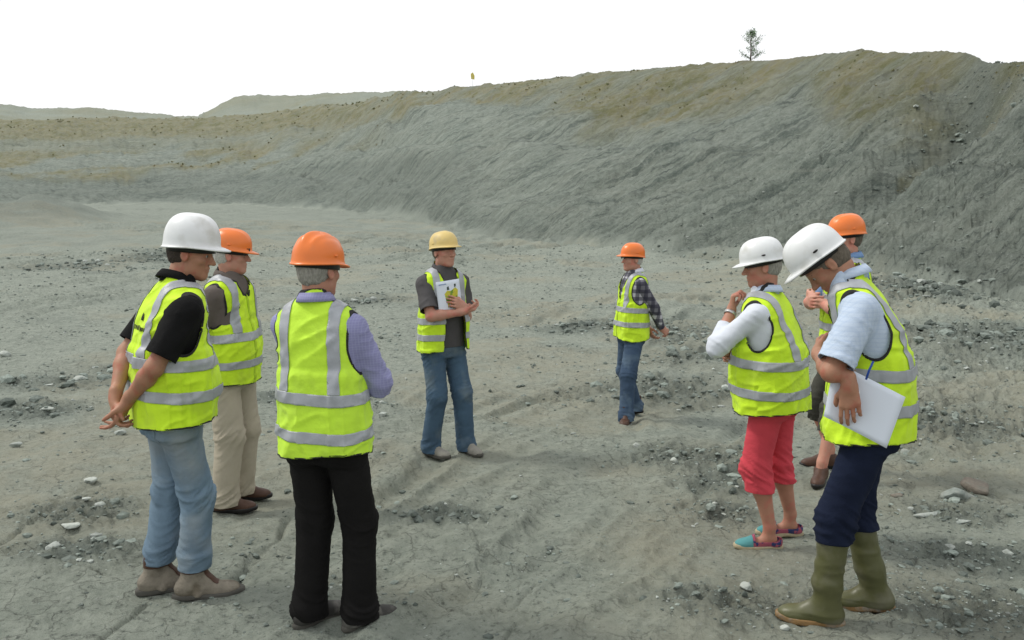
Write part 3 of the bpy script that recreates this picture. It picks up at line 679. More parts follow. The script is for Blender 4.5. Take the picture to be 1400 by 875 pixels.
    for (sh, el, wr, A_) in arms:
        for (a, b) in ((sh, el), (el, wr)):
            d = b-a; t = np.clip(((V-a)@d)/(d@d), 0, 1); arm_d = np.minimum(arm_d, np.linalg.norm(V-a-t[:, None]*d, axis=1))
        if sl['len'] == 'short':
            d = nrm(el-sh); tt = (V-sh)@d; near = np.linalg.norm(V-sh-tt[:, None]*d, axis=1) < .11
            g = sl.get('cut', .225)-tt; cut = np.where(near & (tt > .1), np.minimum(cut, g), cut)
        else:
            d = nrm(wr-el); tt = (V-wr)@d; near = (np.linalg.norm(V-wr, axis=1) < .12); cut = np.where(near, np.minimum(cut, -.012-tt if not A_.get('rolled') else -.10-tt), cut)
    fold = noise3(V*[17, 17, 30], 40+P['seed'])*.004+np.clip(1-2.4*np.abs(noise3(np.stack([V[:, 0]*9, V[:, 1]*9, (V[:, 2]+.5*V[:, 0]-.4*V[:, 1])*22], -1), 46+P['seed'])), 0, 1)**1.4*.008+noise3(V*[38, 38, 55], 41)*.002
    tx_, ty_, _t = tloc(P, V); fold = np.where(np.abs(tx_) < .205*P.get('wide', 1), np.minimum(fold, .0005), fold)
    ends = np.maximum(np.exp(-((np.linalg.norm(V-arms[0][1], axis=1)/.08)**2)), np.exp(-((np.linalg.norm(V-arms[1][1], axis=1)/.08)**2)))
    V = V+nn*(fold*(.5+1.0*ends)*np.where(arm_d < .09, 1, .5))[:, None]
    neckc = np.hypot((V[:, 0]-nb[0])/.074, (V[:, 1]-nb[1])/.074)-1
    g = np.minimum(np.minimum(cut, V[:, 2]-.885), np.where(V[:, 2] > 1.40, neckc*.07, 1))
    V, T = clip(V, T, g)
    shirt = obj('shirt', V, T, M[P['shirt']], root, thick=.004)
    # collar
    cm = M[P.get('collar', P['shirt'])]; nu = 40; rows = [(-.012, .069), (.012, .066), (.034, .064), (.040, .068), (.022, .078), (.004, .085)]
    gap = P.get('collar_gap', .35); CV = []; axis = nrm(hc+Rh@np.array([0, -.02, -.06])-nb+[0, -.01, .06])
    xx = nrm(np.cross([0, 1, 0], axis)); xx = nrm(np.array([math.cos(P['th'][-1]), math.sin(P['th'][-1]), 0])-axis*0); yy = nrm(np.cross(axis, xx)); xx = nrm(np.cross(yy, axis))
    for (zz, rr) in rows:
        for j in range(nu):
            a = math.pi/2+gap/2+(2*math.pi-gap)*j/(nu-1); fr = math.sin(a)
            CV.append(nb+axis*(zz*(1-.25*max(fr, 0))-.022*max(fr, 0)+.006*max(-fr, 0))+xx*math.cos(a)*rr*1.0+yy*math.sin(a)*rr*1.05)
    CF = np.array([(i*nu+j, i*nu+j+1, (i+1)*nu+j+1, (i+1)*nu+j) for i in range(len(rows)-1) for j in range(nu-1)])
    obj('collar', CV, CF, cm, shirt, thick=.004)
    # ---------------- trousers
    tr = P['trousers']; e = tr.get('loose', .0)
    Ft = Field((lo[0], lo[1], 0), (hi[0], hi[1], 1.05), .0085 if vox < .0062 else .0095)
    Ft.func((lo[0], lo[1], .7), (hi[0], hi[1], 1.05), torso_fn(P, .002, .004, 0, .80, 1.02, n=2.2), .03)
    for q in (-1, 1): Ft.ell((q*.072, -.040, .875), (.080, .080, .10), .05)
    for (hip, knee, ank, fy) in legs:
        Ft.cone(hip-[0, 0, .05], knee, .088+e*.5, .068+e, .03); Ft.cone(knee, ank, .066+e, tr.get('ankle', .060)+e, .03); fd_ = np.array([-math.sin(fy), math.cos(fy), 0]); Ft.cone(ank, ank+fd_*.022-[0, 0, .13], tr.get('ankle', .060)+e, tr.get('ankle', .060)+e+.004, .03)
    V, Q = Ft.mesh(); V = relax(V, Q, 2); T = tris(Q); nn = normals(V, T)
    zz = V[:, 2]; kz = (legs[0][1][2]+legs[1][1][2])/2; hem = tr.get('hem', .045)
    wk = .35+.9*np.exp(-((zz-kz)/.09)**2)+1.3*np.exp(-((zz-hem-.05)/.07)**2)+.8*np.exp(-((zz-.80)/.06)**2)
    G_ = np.stack([V[:, 0], V[:, 1], V[:, 2]+.55*V[:, 0]-.45*V[:, 1]+.03*noise3(V*6, 8)], -1)
    wv = 1-2*np.abs(noise3(G_*[5, 5, 24]+[0, 0, P['seed']], 50+P['seed'])); w2 = noise3(V*[11, 11, 5], 52); wf = 1-2*np.abs(noise3(G_*[16, 16, 50], 54))
    wv = np.clip(wv, 0, 1)**1.5*1.3
    V = V+nn*((wv*.0048*wk+w2*.0045+wf*.0028*wk)*tr.get('wrinkle', 1))[:, None]
    V, T = clip(V, T, np.minimum(zz-hem-.01*noise3(V*9, 3), .915-V[:, 2]))
    trs = obj('trousers', V, T, M[tr['mat']], root, thick=.005)
    if tr.get('pockets'):
        # back pockets and side seams, raised stitched panels
        nv = normals(V, T)
        for q in (-1, 1):
            g = np.minimum(.055-np.abs(V[:, 0]-q*.075), np.minimum(.065-np.abs(V[:, 2]-.865+.3*np.abs(V[:, 0]-q*.075)), -V[:, 1]-.02))
            v2, t2 = clip(V+nv*.003, T, g)
            if len(t2): obj('back_pocket', v2, t2, M[tr['mat']], trs, thick=.003)
    # ---------------- shoes
    for i, (hip, knee, ank, fy) in enumerate(legs): shoe(P, root, feet[i][0], ank, knee, fy, i)
    # ---------------- vest
    vest(P, root, nb, lo, hi)
    for ex in P.get('extras', ()): ex(P, root, arms, toW, Rh, hc, legs)
    P['root'] = root; P['arms_j'] = arms; P['s'] = s
    return root

def uv_ell(name, c, r, m, parent, rot=None, nu=12, nv=8):
    V = []; F_ = []
    for i in range(nv+1):
        a = math.pi*i/nv
        for j in range(nu):
            b = 2*math.pi*j/nu; p = np.array([r[0]*math.sin(a)*math.cos(b), r[1]*math.sin(a)*math.sin(b), r[2]*math.cos(a)])
            V.append((rot@p if rot is not None else p)+c)
    for i in range(nv):
        for j in range(nu): F_.append((i*nu+j, (i+1)*nu+j, (i+1)*nu+(j+1) % nu, i*nu+(j+1) % nu))
    return obj(name, V, F_, m, parent)

def tube(name, pts, r, m, parent, n=8, rr=None, closed=False):
    pts = [np.array(p, float) for p in pts]; V = []; F_ = []
    for i, p in enumerate(pts):
        a = pts[max(i-1, 0)]; b = pts[min(i+1, len(pts)-1)]; d = nrm(b-a); u = nrm(np.cross(d, [0, 0, 1] if abs(d[2]) < .9 else [1, 0, 0])); v = np.cross(d, u)
        q = rr[i] if rr else r
        for j in range(n): t = 2*math.pi*j/n; V.append(p+(u*math.cos(t)+v*math.sin(t))*q)
    for i in range(len(pts)-1):
        for j in range(n): F_.append((i*n+j, i*n+(j+1) % n, (i+1)*n+(j+1) % n, (i+1)*n+j))
    F_.append(tuple(range(n))[::-1]); F_.append(tuple(range((len(pts)-1)*n, len(pts)*n)))
    return obj(name, V, F_, m, parent)

def hard_hat(P, root, toW, Rh, hc):
    hp = P.get('hat_pitch', -4); Rt = Rh@rotm(0, hp, 0); base = toW(P.get('hat_off', (0, -.002, .052)))
    m = M[P['hat']]; ridge = P.get('ridge', .006); nu = 72; V = []; rows = []
    a0, b0, h0 = .112, .136, P.get('hat_h', .118)
    sc = P.get('hat_scale', .93)
    def sup(v): return math.sin(v), math.cos(v)
    nvr = 18
    for i in range(nvr+1):
        v = math.pi/2*(1-i/nvr)                  # top -> rim
        for j in range(nu):
            u = 2*math.pi*j/nu; cu, su = math.cos(u), math.sin(u)
            k = math.cos(v)**.72; x = a0*k*cu; y = b0*k*su; z = h0*math.sin(v)**.92
            # moulded crown ridge and two side ribs
            rb = ridge*math.exp(-(x/.020)**2)*sstep(0, .7, math.sin(v)) + ridge*.5*(math.exp(-((abs(x)-.05)/.008)**2))*sstep(.3, .8, math.sin(v))
            z += rb
            V.append((x, y, z))
    def brimrow(dr, dz, pk, pz):
        for j in range(nu):
            u = 2*math.pi*j/nu; cu, su = math.cos(u), math.sin(u)
            fr = max(0, su)**3.2; frw = sstep(.25, .95, su)
            bk = max(0, -su)
            x = (a0+dr)*cu; y = (b0+dr)*su+pk*frw*(1-.25*abs(cu)); V.append((x, y, dz-pz*frw*1.0-.010*bk+.004*abs(cu)))
    brimrow(.002, -.008, .0, 0); brimrow(.003, -.018, .002, -.003); brimrow(.007, -.021, .020, -.002); brimrow(.009, -.023, .044, .004); brimrow(.007, -.028, .043, .005)
    nr = nvr+6
    F_ = [(i*nu+j, (i+1)*nu+j, (i+1)*nu+(j+1) % nu, i*nu+(j+1) % nu) for i in range(nr-1) for j in range(nu)]
    V = np.array([base+Rt@(np.array(v)*sc) for v in V])
    hat = obj('hard_hat', V, F_, m, root, thick=.0028, offset=-1)
    # harness band inside, and side slots
    bw = []; 
    for zz in (-.046, .006):
        for j in range(nu): u = 2*math.pi*j/nu; bw.append(base+Rt@(np.array([.096*math.cos(u), .117*math.sin(u)-.003, zz])*sc))
    obj('headband', bw, [(j, (j+1) % nu, nu+(j+1) % nu, nu+j) for j in range(nu)], M['dark'], hat, thick=.003)
    for q in (-1, 1):
        c = base+Rt@(np.array([q*.1125, -.004, .018])*sc); (P['seed'] != 1) and uv_ell('side_slot', c, (.004, .012, .005), M['dark'] if P['hat'] == 'white_plastic' else m, hat, Rt)

def vest(P, root, nb, lo, hi):
    v = P['vest']; vm = M[v.get('mat', 'vest')]
    Fv = Field((lo[0]-.02, lo[1]-.02, .70), (hi[0]+.02, hi[1]+.02, 1.60), .0085)
    Fv.func((lo[0]-.02, lo[1]-.02, .68), (hi[0]+.02, hi[1]+.02, 1.60), torso_fn(P, .009, .017, .010, .72, 1.56, boxy=1, n=2.4, ww=v.get('w', 0)), .01)
    V, Q = Fv.mesh(); V = relax(V, Q, 2); T = tris(Q); nn = normals(V, T)
    x, y, z = tloc(P, V); ang = np.arctan2(y, x)
    sd_ = P['seed']; low = 1-sstep(1.05, 1.42, z)
    q = noise3(np.stack([np.cos(ang)*2.6, np.sin(ang)*2.6, z*3.2], -1), 90+sd_)*.013*low + noise3(V*[13, 13, 9], 91+sd_)*.006 + np.clip(1-2.6*np.abs(noise3(np.stack([V[:, 0]*5, V[:, 1]*5, (z+.55*x*np.sign(y+.001)+.05*noise3(V*5, 9))*15], -1), 92+sd_)), 0, 1)**1.4*.0085 + np.clip(1-2.6*np.abs(noise3(np.stack([np.cos(ang)*5, np.sin(ang)*5, z*4], -1), 95+sd_)), 0, 1)**1.4*.008*low - .003 + noise3(V*[26, 26, 40], 93)*.0015
    V = V+nn*np.maximum(q, -.008)[:, None]
    x, y, z = tloc(P, V)
    ah = (np.sqrt((y/.080)**2+((z-1.325)/.132)**2)-1)*.080             # arm holes
    ah = np.maximum(ah, .09-np.abs(x))
    neck = (np.hypot(x/.094, (y-.028)/.094)-1)*.094; neck = np.maximum(neck, 1.38-z)
    vy = v.get('vneck', 1.27); vn = (np.abs(x)-(z-vy)*.36)*.94; vn = np.maximum(vn, np.maximum(-y, vy-.02-z))
    hemz = v.get('hem', .835)+.012*np.sin(ang*2+sd_)+.01*noise3(V*5, 7)+v.get('hemtilt', 0)*y
    hm = z-hemz
    g = np.minimum(np.minimum(ah, neck), np.minimum(vn, hm))
    if v.get('open'):
        wo = v['open']; op = np.abs(x-wo.get('c', 0))-(wo['w0']+wo['w1']*(1.45-z)); op = np.where(y > -.02, op, .1); g = np.minimum(g, op)
    Vf, Tf = V, T; gfull = g
    V2, T2 = clip(V, T, g)
    n2 = normals(V2, T2); ve = obj('vest', V2, T2, vm, root, thick=.004)
    # black binding along every cut edge: a strip of the same cloth surface between g = 0 and g = 7 mm, laid proud
    pw = v.get('bind', .006)
    Vp, Tp = clip(V+nn*.0022, T, np.minimum(g+.0015, pw-g)); 
    for a, b in pieces(Vp, Tp, 40): obj('edge_binding', a, b, M['piping'], ve, thick=.004)
    # reflective tapes
    x, y, z = tloc(P, V2); a2 = np.arctan2(y, x); zz = z+.010*np.sin(a2*1+sd_*.7)+.006*noise3(V2*6, 12)
    Vo = V2+n2*.0028
    b1, b2 = v.get('bands', (1.135, .965)); hw = .0255
    def strip(gf, nm='reflective_band'):
        a, b = clip(Vo, T2, gf)
        if len(b):
            for a_, b_ in pieces(a, b, 16): obj(nm, a_, b_, M['band'], ve, thick=.0018, offset=1)
    strip(hw-np.abs(zz-b1)); strip(hw-np.abs(zz-b2))
    for q in (-1, 1):
        xc = .112+.02*(1.30-z)*(z < 1.3); strip(np.minimum(.0245-np.abs(q*x-xc), np.minimum(zz-b1-hw-.001, 1)))
    if not v.get('open'):
        a, b = clip(V2+n2*.0015, T2, np.minimum(.011-np.abs(x), np.minimum(y, 1.5-z)))
        if len(b):
            for a_, b_ in pieces(a, b, 16): obj('front_fastening', a_, b_, M['fasten'], ve, thick=.001, offset=1)
    if v.get('logo'):
        bx, by, bz = x, y, z; back = by < -.03
        def surf(px_, pz_):
            d2 = np.where(back, (bx-px_)**2+(bz-pz_)**2, 9.); i = np.argsort(d2)[:5]; wt = 1/(d2[i]+1e-5); return tpos(P, px_, float((by[i]*wt).sum()/wt.sum())-.004, pz_)
        for (cx, cz, w_, h_, k_) in v['logo']:
            gx = np.linspace(-.5, .5, 3); gzz = np.linspace(-.5, .5, 4)
            Vq = [surf(cx+u_*w_*(1-k_*(q_+.5)), cz+q_*h_) for q_ in gzz for u_ in gx]
            obj('printed_mark', Vq, [(i_*3+j_, i_*3+j_+1, (i_+1)*3+j_+1, (i_+1)*3+j_) for i_ in range(3) for j_ in range(2)], M['piping'], ve, thick=.001, offset=0)

def shoe(P, root, fp, ank, knee, fy, i):
    k = P['shoe']; st = k['style']; fd = np.array([-math.sin(fy), math.cos(fy), 0]); sd_ = np.array([math.cos(fy), math.sin(fy), 0]); Rz = np.array([sd_, fd, [0, 0, 1]]).T
    base = fp.copy(); base[2] = 0; kz = k.get('size', 1.0)
    Wp = lambda x, y, z: base+(sd_*x+fd*y)*kz+np.array([0, 0, z*(1+(kz-1)*.5)])
    h = .0065; top = {'boot': .24, 'shoe': .11, 'welly': .48, 'espadrille': .085}[st]
    F_ = Field(base-[.24, .24, 0]-[0, 0, .02], base+[.24, .24, top+.02], h)
    q = -1 if i == 0 else 1           # toes bend inward
    wd = {'boot': .048, 'shoe': .044, 'welly': .048, 'espadrille': .043}[st]
    F_.ell(Wp(0, -.045, .045), (.038, .040, .045), .02, Rz); F_.ell(Wp(q*.002, .045, .040), (wd-.006, .09, .042), .04, Rz); F_.ell(Wp(q*.006, .125, .032), (wd, .070, .036 if st != 'espadrille' else .030), .03, Rz)
    F_.ell(Wp(0, .035, .065), (.032, .06, .04), .03, Rz)
    a2 = np.array([ank[0], ank[1], ank[2]]); 
    if st == 'boot':
        F_.cone(Wp(0, -.012, .06), a2+[0, 0, .11], .047, .052, .03); F_.cone(Wp(0, .055, .085), Wp(0, .03, .13), .026, .022, .02); F_.cone(Wp(-.036, .02, .03), Wp(.036, .02, .03), .02, .02, .01)
    if st == 'shoe': F_.cone(Wp(0, -.02, .05), a2+[0, 0, .0], .040, .044, .03)
    if st == 'welly':
        up = nrm(knee-ank); F_.cone(Wp(0, -.012, .06), ank+up*.10, .050, .058, .04); F_.cone(ank+up*.10, ank+up*.36, .059, .066, .03)
    V, Q = F_.mesh(); V = relax(V, Q, 1); T = tris(Q); nn = normals(V, T)
    amp = {'boot': .0035, 'shoe': .0015, 'welly': .0035, 'espadrille': .001}[st]
    V = V+nn*(amp*(1-2*np.abs(noise3(V*[9, 9, 26], 60+i)))*(V[:, 2] > .05)*1.0)[:, None]
    if st == 'welly': V = V+nn*(.004*np.exp(-((((V-ank)@nrm(knee-ank))-.352)/.008)**2)-.0015*np.exp(-((((V-ank)@nrm(knee-ank))-.31)/.004)**2))[:, None]
    g = V[:, 2]-.022
    up = nrm(knee-ank)
    tz = {'boot': .155, 'shoe': .075, 'welly': 9, 'espadrille': 9}[st]
    if st == 'welly': g = np.minimum(g, .362-(V-ank)@up)
    elif st == 'espadrille':
        L_ = (V-base)@Rz; rim = .064+.010*np.cos((L_[:, 1]-.0)*18); g = np.minimum(g, np.where((L_[:, 1] < .085), .052+.012*sstep(-.02, -.07, L_[:, 1])-V[:, 2], 1))
    else: g = np.minimum(g, np.where(np.linalg.norm(V[:, :2]-ank[:2], axis=1) < .09, tz+.03-V[:, 2], 1))
    V2, T2 = clip(V, T, g)
    nm = {'boot': 'work_boot', 'shoe': 'shoe', 'welly': 'wellington_boot', 'espadrille': 'canvas_shoe'}[st]
    so_ = obj(nm, V2, T2, M[k['mat']], root, thick=.004)
    if st == 'espadrille':
        L_ = (V2-base)@Rz; a, b = clip(V2+normals(V2, T2)*.0015, T2, L_[:, 1]-.098); obj('toe_cap', a, b, M['canvas_aqua'], so_, thick=.002)
    if st == 'boot':
        a, b = clip(V2+normals(V2, T2)*.0015, T2, V2[:, 2]-.135); obj('ankle_padding', a, b, M['brown_leather'], so_, thick=.003)
        L_ = (V2-base)@Rz; a, b = clip(V2+normals(V2, T2)*.0018, T2, np.minimum(.024-np.abs(L_[:, 0]), np.minimum(L_[:, 1]-.02, .115-L_[:, 1]))); 
        if len(b): obj('tongue', a, b, M['brown_leather'], so_, thick=.002)
    # sole with a heel
    o = []; prof = []
    for j in range(40):
        t = 2*math.pi*j/40; yy = math.sin(t); xx = math.cos(t); L = .055+yy*.147
        wv = (wd+.004)*(.80+.20*sstep(-.4, .6, yy))*abs(xx)**.72*np.sign(xx) ; o.append((wv+q*.006*max(yy, 0), L+.002))
    V3 = []
    lift = lambda y: .010*sstep(.12, .21, y)
    for zz, sc in ((.0, .97), (.006, 1.0), (.020, 1.0), (.026, .97)):
        for (xx, yy) in o:
            arch = .008*math.exp(-((yy-.015)/.028)**2) if zz < .004 else 0
            V3.append(Wp(xx*sc, (yy-.05)*sc+.05, zz+lift(yy)+arch))
    n = 40; F3 = [(i_*n+j, i_*n+(j+1) % n, (i_+1)*n+(j+1) % n, (i_+1)*n+j) for i_ in range(3) for j in range(n)]+[tuple(range(n))[::-1], tuple(range(3*n, 4*n))]
    obj('sole', V3, F3, M[k['sole']], so_)
    if st == 'boot':
        tube('laces', [Wp(.018*(1 if j % 2 else -1), .03+.011*j*.9, .115-.0085*j) for j in range(6)], .0025, M['brown_leather'], so_)

# ---- extras worn by people
def glasses(dy=0, dz=0, clear=False):
    def f(P, root, arms, toW, Rh, hc, legs):
        pts = [toW((x, y+dy, z+dz)) for x, y, z in [(-.078, .0, .010), (-.070, .07, .010), (-.055, .096, .010), (-.03, .103, .008), (0, .104, .012), (.03, .103, .008), (.055, .096, .010), (.070, .07, .010), (.078, .0, .010)]]
        g = tube('glasses', pts, .0025, M['dark'], root)
        for q in (-1, 1): uv_ell('lens', toW((q*.033, .102+dy, .002+dz)), (.021, .003, .014), M['dark'] if not clear else M['eye_white'], g, Rh) if not clear else None
    return f
def watch(i=1):
    def f(P, root, arms, toW, Rh, hc, legs):
        sh, el, wr, A_ = arms[i]; d = nrm(wr-el); c = wr-d*.02; u = nrm(np.cross(d, [0, 0, 1])); v = np.cross(d, u)
        V = []; n = 20
        for zz in (-.009, .009):
            for j in range(n): t = 2*math.pi*j/n; V.append(c+d*zz+(u*math.cos(t)+v*math.sin(t))*.032)
        w_ = obj('wristwatch', V, [(j, (j+1) % n, n+(j+1) % n, n+j) for j in range(n)], M['steel'], root, thick=.004, offset=1)
    return f
def belt(P, root, arms, toW, Rh, hc, legs): pass

PEOPLE = []
def add(**k): PEOPLE.append(k); return k
# 1 left front, white hat, hands clasped behind the back
add(seed=1, h=1.85, at=(246, 806), yaw=-54, feet=[(266, 816, -26), (216, 808, -14)], lean=.05, hunch=.02, head=(-30, -12, 0), hat_pitch=6, hat_h=.138, headoff=(0, .075, .132), skin='skin_tan', hair='hair_dark', hat='white_plastic', hat_scale=.95,
    shirt='black_cloth', sleeve=dict(len='short', loose=.022, cut=.235), trousers=dict(mat='jeans_pale', loose=.008, hem=.150, pockets=True, wrinkle=1.25), shoe=dict(style='boot', mat='boot_tan', sole='boot_sole', size=1.14), wide=1.22, belly=.05,
    vest=dict(hem=.86, w=.012, logo=[(-.060+.0165*j+(.012 if j > 5 else 0), 1.300, .0095, .016+.005*(j % 3 == 0), 0) for j in range(9)]+[(.012, 1.352, .034, .034, .9)], bands=(1.15, 1.01)),
    arms=[dict(wrist=(.045, -.20, .975), pole=(1, -.15, 0), dir=(-.35, -.30, -.9), palm=(-.4, -.5, .5), thumb=(0, -1, 0), curl=(20, 25, 20)), dict(wrist=(-.03, -.235, .985), pole=(-1, -.25, 0), dir=(.25, -.15, -.95), palm=(.3, .8, 0), thumb=(1, 0, 0), curl=(35, 40, 30))],
    label='man in white hard hat, black polo and pale jeans, hands clasped behind him')
# 2 left behind, orange hat, khaki trousers
add(seed=2, h=1.77, at=(322, 690), yaw=-106, feet=[(308, 699, 22), (330, 682, 26)], lean=.03, head=(26, -4, 0), skin='skin_ruddy', hair='hair_white', hat='orange_plastic', shirt='brown_cloth', sleeve=dict(len='short', loose=.02, cut=.24),
    trousers=dict(mat='khaki', loose=.022, hem=.05), shoe=dict(style='shoe', mat='brown_leather', sole='dark'), vest=dict(hem=.83, vneck=1.37), belly=.03, extras=[glasses(.012, .036)],
    arms=[dict(wrist=(.05, -.20, .97), pole=(1, -.1, 0), dir=(-.4, -.2, -.9), palm=(0, -1, 0), thumb=(0, 0, 1)), dict(wrist=(-.05, -.22, .97), pole=(-1, -.1, 0), dir=(.4, -.2, -.9), palm=(0, 1, 0), thumb=(0, 0, 1))],
    label='man in orange hard hat and baggy khaki trousers behind the man in pale jeans')
# 3 back view, orange hat, lavender shirt, arms folded
add(seed=3, h=1.745, at=(453, 853), yaw=-14, twist=2, feet=[(492, 856, -42), (424, 852, -30)], lean=.02, leanx=-.035, head=(-16, -3, 0), skin='skin_fair', hair='hair_grey', hat='orange_plastic', ridge=.020, hat_h=.112, shirt='lavender', sleeve=dict(len='long', loose=.016),
    trousers=dict(mat='black_trouser', loose=.012, hem=.045, ankle=.062, wrinkle=1.0), shoe=dict(style='shoe', mat='black_leather', sole='boot_sole'), vest=dict(mat='vest_pale', hem=.84, w=.008, bands=(1.10, .935)), collar_gap=.3,
    arms=[dict(wrist=(-.03, .20, 1.12), pole=(1, .0, -.8), dir=(-1, .0, .1), palm=(0, -1, 0), thumb=(0, 0, 1)), dict(wrist=(.03, .24, 1.14), pole=(-.1, .9, -.9), dir=(1, .0, .1), palm=(0, -1, 0), thumb=(0, 0, 1))],
    label='man seen from behind in orange hard hat, lavender shirt and black trousers, arms folded')
# 4 centre, yellow hat, holding a sheet
add(seed=4, h=1.70, at=(607, 622), yaw=212, vox=.0062, feet=[(589, 624, 20), (637, 617, 12)], lean=.02, head=(12, 3, 0), hat_pitch=4, skin='skin_ruddy', hair='hair_brown', hat='yellow_plastic', ridge=.004, shirt='charcoal', sleeve=dict(len='short', loose=.024, cut=.235),
    trousers=dict(mat='jeans_blue', loose=.012, hem=.03), shoe=dict(style='shoe', mat='grey_suede', sole='boot_sole'), vest=dict(hem=.86, w=.01, open=dict(c=-.02, w0=.05, w1=.09), bands=(1.10, .97)), belly=.02,
    arms=[dict(wrist=(-.055, .235, 1.175), pole=(1, .2, -.8), dir=(-.85, .05, .1), palm=(0, -.3, 1), thumb=(0, 0, 1), curl=(35, 40, 30)), dict(wrist=(-.08, .215, 1.215), pole=(-.35, -.35, -1), dir=(.75, .1, .35), palm=(.1, -1, -.2), thumb=(0, 0, 1), curl=(20, 30, 25))],
    label='man in faded yellow hard hat and open vest holding a printed sheet to his chest')
# 5 centre right, far, orange hat, check shirt
add(seed=5, h=1.63, at=(861, 571), yaw=106, vox=.0062, feet=[(869, 566, 0), (856, 577, 60)], lean=-.02, head=(2, 0, 0), hat_pitch=3, skin='skin_ruddy', hair='hair_white', hat='orange_plastic', shirt='plaid', collar='white_knit', sleeve=dict(len='long', loose=.014),
    trousers=dict(mat='jeans_dark', loose=.010, hem=.03), shoe=dict(style='boot', mat='brown_leather', sole='dark'), vest=dict(hem=.83, vneck=1.22, bands=(1.13, .985)), extras=[glasses(.004, .016)],
    arms=[dict(wrist=(.04, -.20, .93), pole=(1, -.1, 0), dir=(-.4, -.2, -.8), palm=(0, -1, 0), thumb=(0, 0, 1)), dict(wrist=(-.09, -.30, .91), pole=(-1, -.5, 0), dir=(.2, -.75, -.45), palm=(.5, .5, 0), thumb=(0, 0, 1), curl=(30, 35, 30))],
    label='farthest man, alone, in orange hard hat, dark glasses and black check shirt')
# 6 right, white hat, red cropped trousers, hand at the chin
add(seed=6, h=1.71, at=(1050, 742), yaw=54, feet=[(1078, 733, 34), (1050, 747, 38)], lean=.07, hunch=.015, head=(26, -9, 0), wide=1.13, headoff=(0, .03, .150), skin='skin_fair', hair='hair_grey', hat='white_plastic', shirt='white_knit', sleeve=dict(len='long', loose=.012),
    collar='pale_blue', trousers=dict(mat='red_cloth', loose=.012, hem=.355, ankle=.068), shoe=dict(style='espadrille', mat='canvas_pink', sole='rope_sole'), vest=dict(hem=.83, w=.034, vneck=1.3, bands=(1.12, .955)), belly=.05, extras=[watch(1)],
    arms=[dict(wrist=(-.02, .26, 1.14), pole=(1, .1, -.8), dir=(-1, .1, -.05), palm=(0, -1, 0), thumb=(0, 0, 1), curl=(20, 30, 25)), dict(wrist=(-.10, .235, 1.39), pole=(-.55, .5, -.9), dir=(.25, .0, 1), palm=(.3, -.9, 0), thumb=(.8, -.3, .3), curl=(45, 60, 40), rolled=True)],
    label='person in white hard hat, white top and red cropped trousers, hand raised to the chin')
# 7 right front, white hat, head bowed, wellingtons
add(seed=7, h=1.86, at=(1174, 846), yaw=72, feet=[(1196, 823, 4), (1126, 851, 2)], lean=.085, hunch=.045, head=(6, -54, 0), headoff=(0, .098, .062), wide=.96, hairline=.06, hat_pitch=14, hat_off=(0, -.004, .066), skin='skin_tan', hair='hair_brown', hat='white_plastic', shirt='pale_blue', sleeve=dict(len='short', loose=.028, cut=.25),
    trousers=dict(mat='navy', loose=.008, hem=.385, ankle=.068, wrinkle=.9), shoe=dict(style='welly', mat='welly', sole='welly_sole'), vest=dict(hem=.83, w=.016, bands=(1.13, .985), vneck=1.2),
    arms=[dict(wrist=(-.272, .10, 1.10), pole=(1, .5, -.5), dir=(-.08, -.06, -1), palm=(1, -.15, 0), thumb=(0, 1, 0), curl=(12, 22, 20)), dict(wrist=(-.02, .22, 1.18), pole=(-1, .1, -.7), dir=(1, .0, .15), palm=(0, -1, 0), thumb=(0, 0, 1), curl=(20, 25, 20))],
    label='tall man with bowed head in white hard hat, navy trousers and green wellingtons')
# 8 right behind
add(seed=8, h=1.86, at=(1148, 652), yaw=92, vox=.0062, feet=[(1132, 640, -6), (1122, 656, 62)], lean=.02, head=(4, -2, 0), skin='skin_pink', hair='hair_brown', hat='orange_plastic', shirt='mid_blue', sleeve=dict(len='short', loose=.02, cut=.2),
    trousers=dict(mat='camo', loose=.006, hem=.35), shoe=dict(style='shoe', mat='brown_leather', sole='dark'), vest=dict(hem=.82, w=.01, bands=(1.24, 1.05)), extras=[glasses(.004, .016)],
    arms=[dict(wrist=(.02, .27, 1.20), pole=(1, .1, -.8), dir=(-1, .1, .1), palm=(0, -1, 0), thumb=(0, 0, 1)), dict(wrist=(-.02, .25, 1.23), pole=(-1, .1, -.8), dir=(1, .1, .05), palm=(0, -1, 0), thumb=(0, 0, 1))],
    label='man in orange hard hat and cropped trousers, half hidden behind the tall bowed man')
import sys, time
t_ = time.time()
for P in PEOPLE: person(P)
print('people', time.time()-t_)

def w2(P, loc):     # person space -> world
    return np.array(P['root'].matrix_basis @ Vector(loc))
#@@PROPS
def rp(px, py, depth):
    return np.array([0, 0, CAM_H])+ray(px, py)*depth
def sheet(name, cor, m, thick=.003, bend=.006, n=10):
    """a sheet of paper through four corners (top left, top right, bottom right, bottom left), slightly bowed"""
    c = [np.array(q, float) for q in cor]; nv = nrm(np.cross(c[1]-c[0], c[3]-c[0])); V = []
    ctr = sum(c)/4
    for i in range(n+1):
        for j in range(n+1):
            u, v = j/n, i/n; p = (c[0]*(1-u)+c[1]*u)*(1-v)+(c[3]*(1-u)+c[2]*u)*v
            V.append(p+nv*bend*math.sin(math.pi*u)*(1+.5*v)-ctr)
    F_ = [(i*(n+1)+j, (i+1)*(n+1)+j, (i+1)*(n+1)+j+1, i*(n+1)+j+1) for i in range(n) for j in range(n)]
    o = obj(name, V, F_, m, thick=thick, offset=0); o.location = ctr
    return o, c, nv, ctr
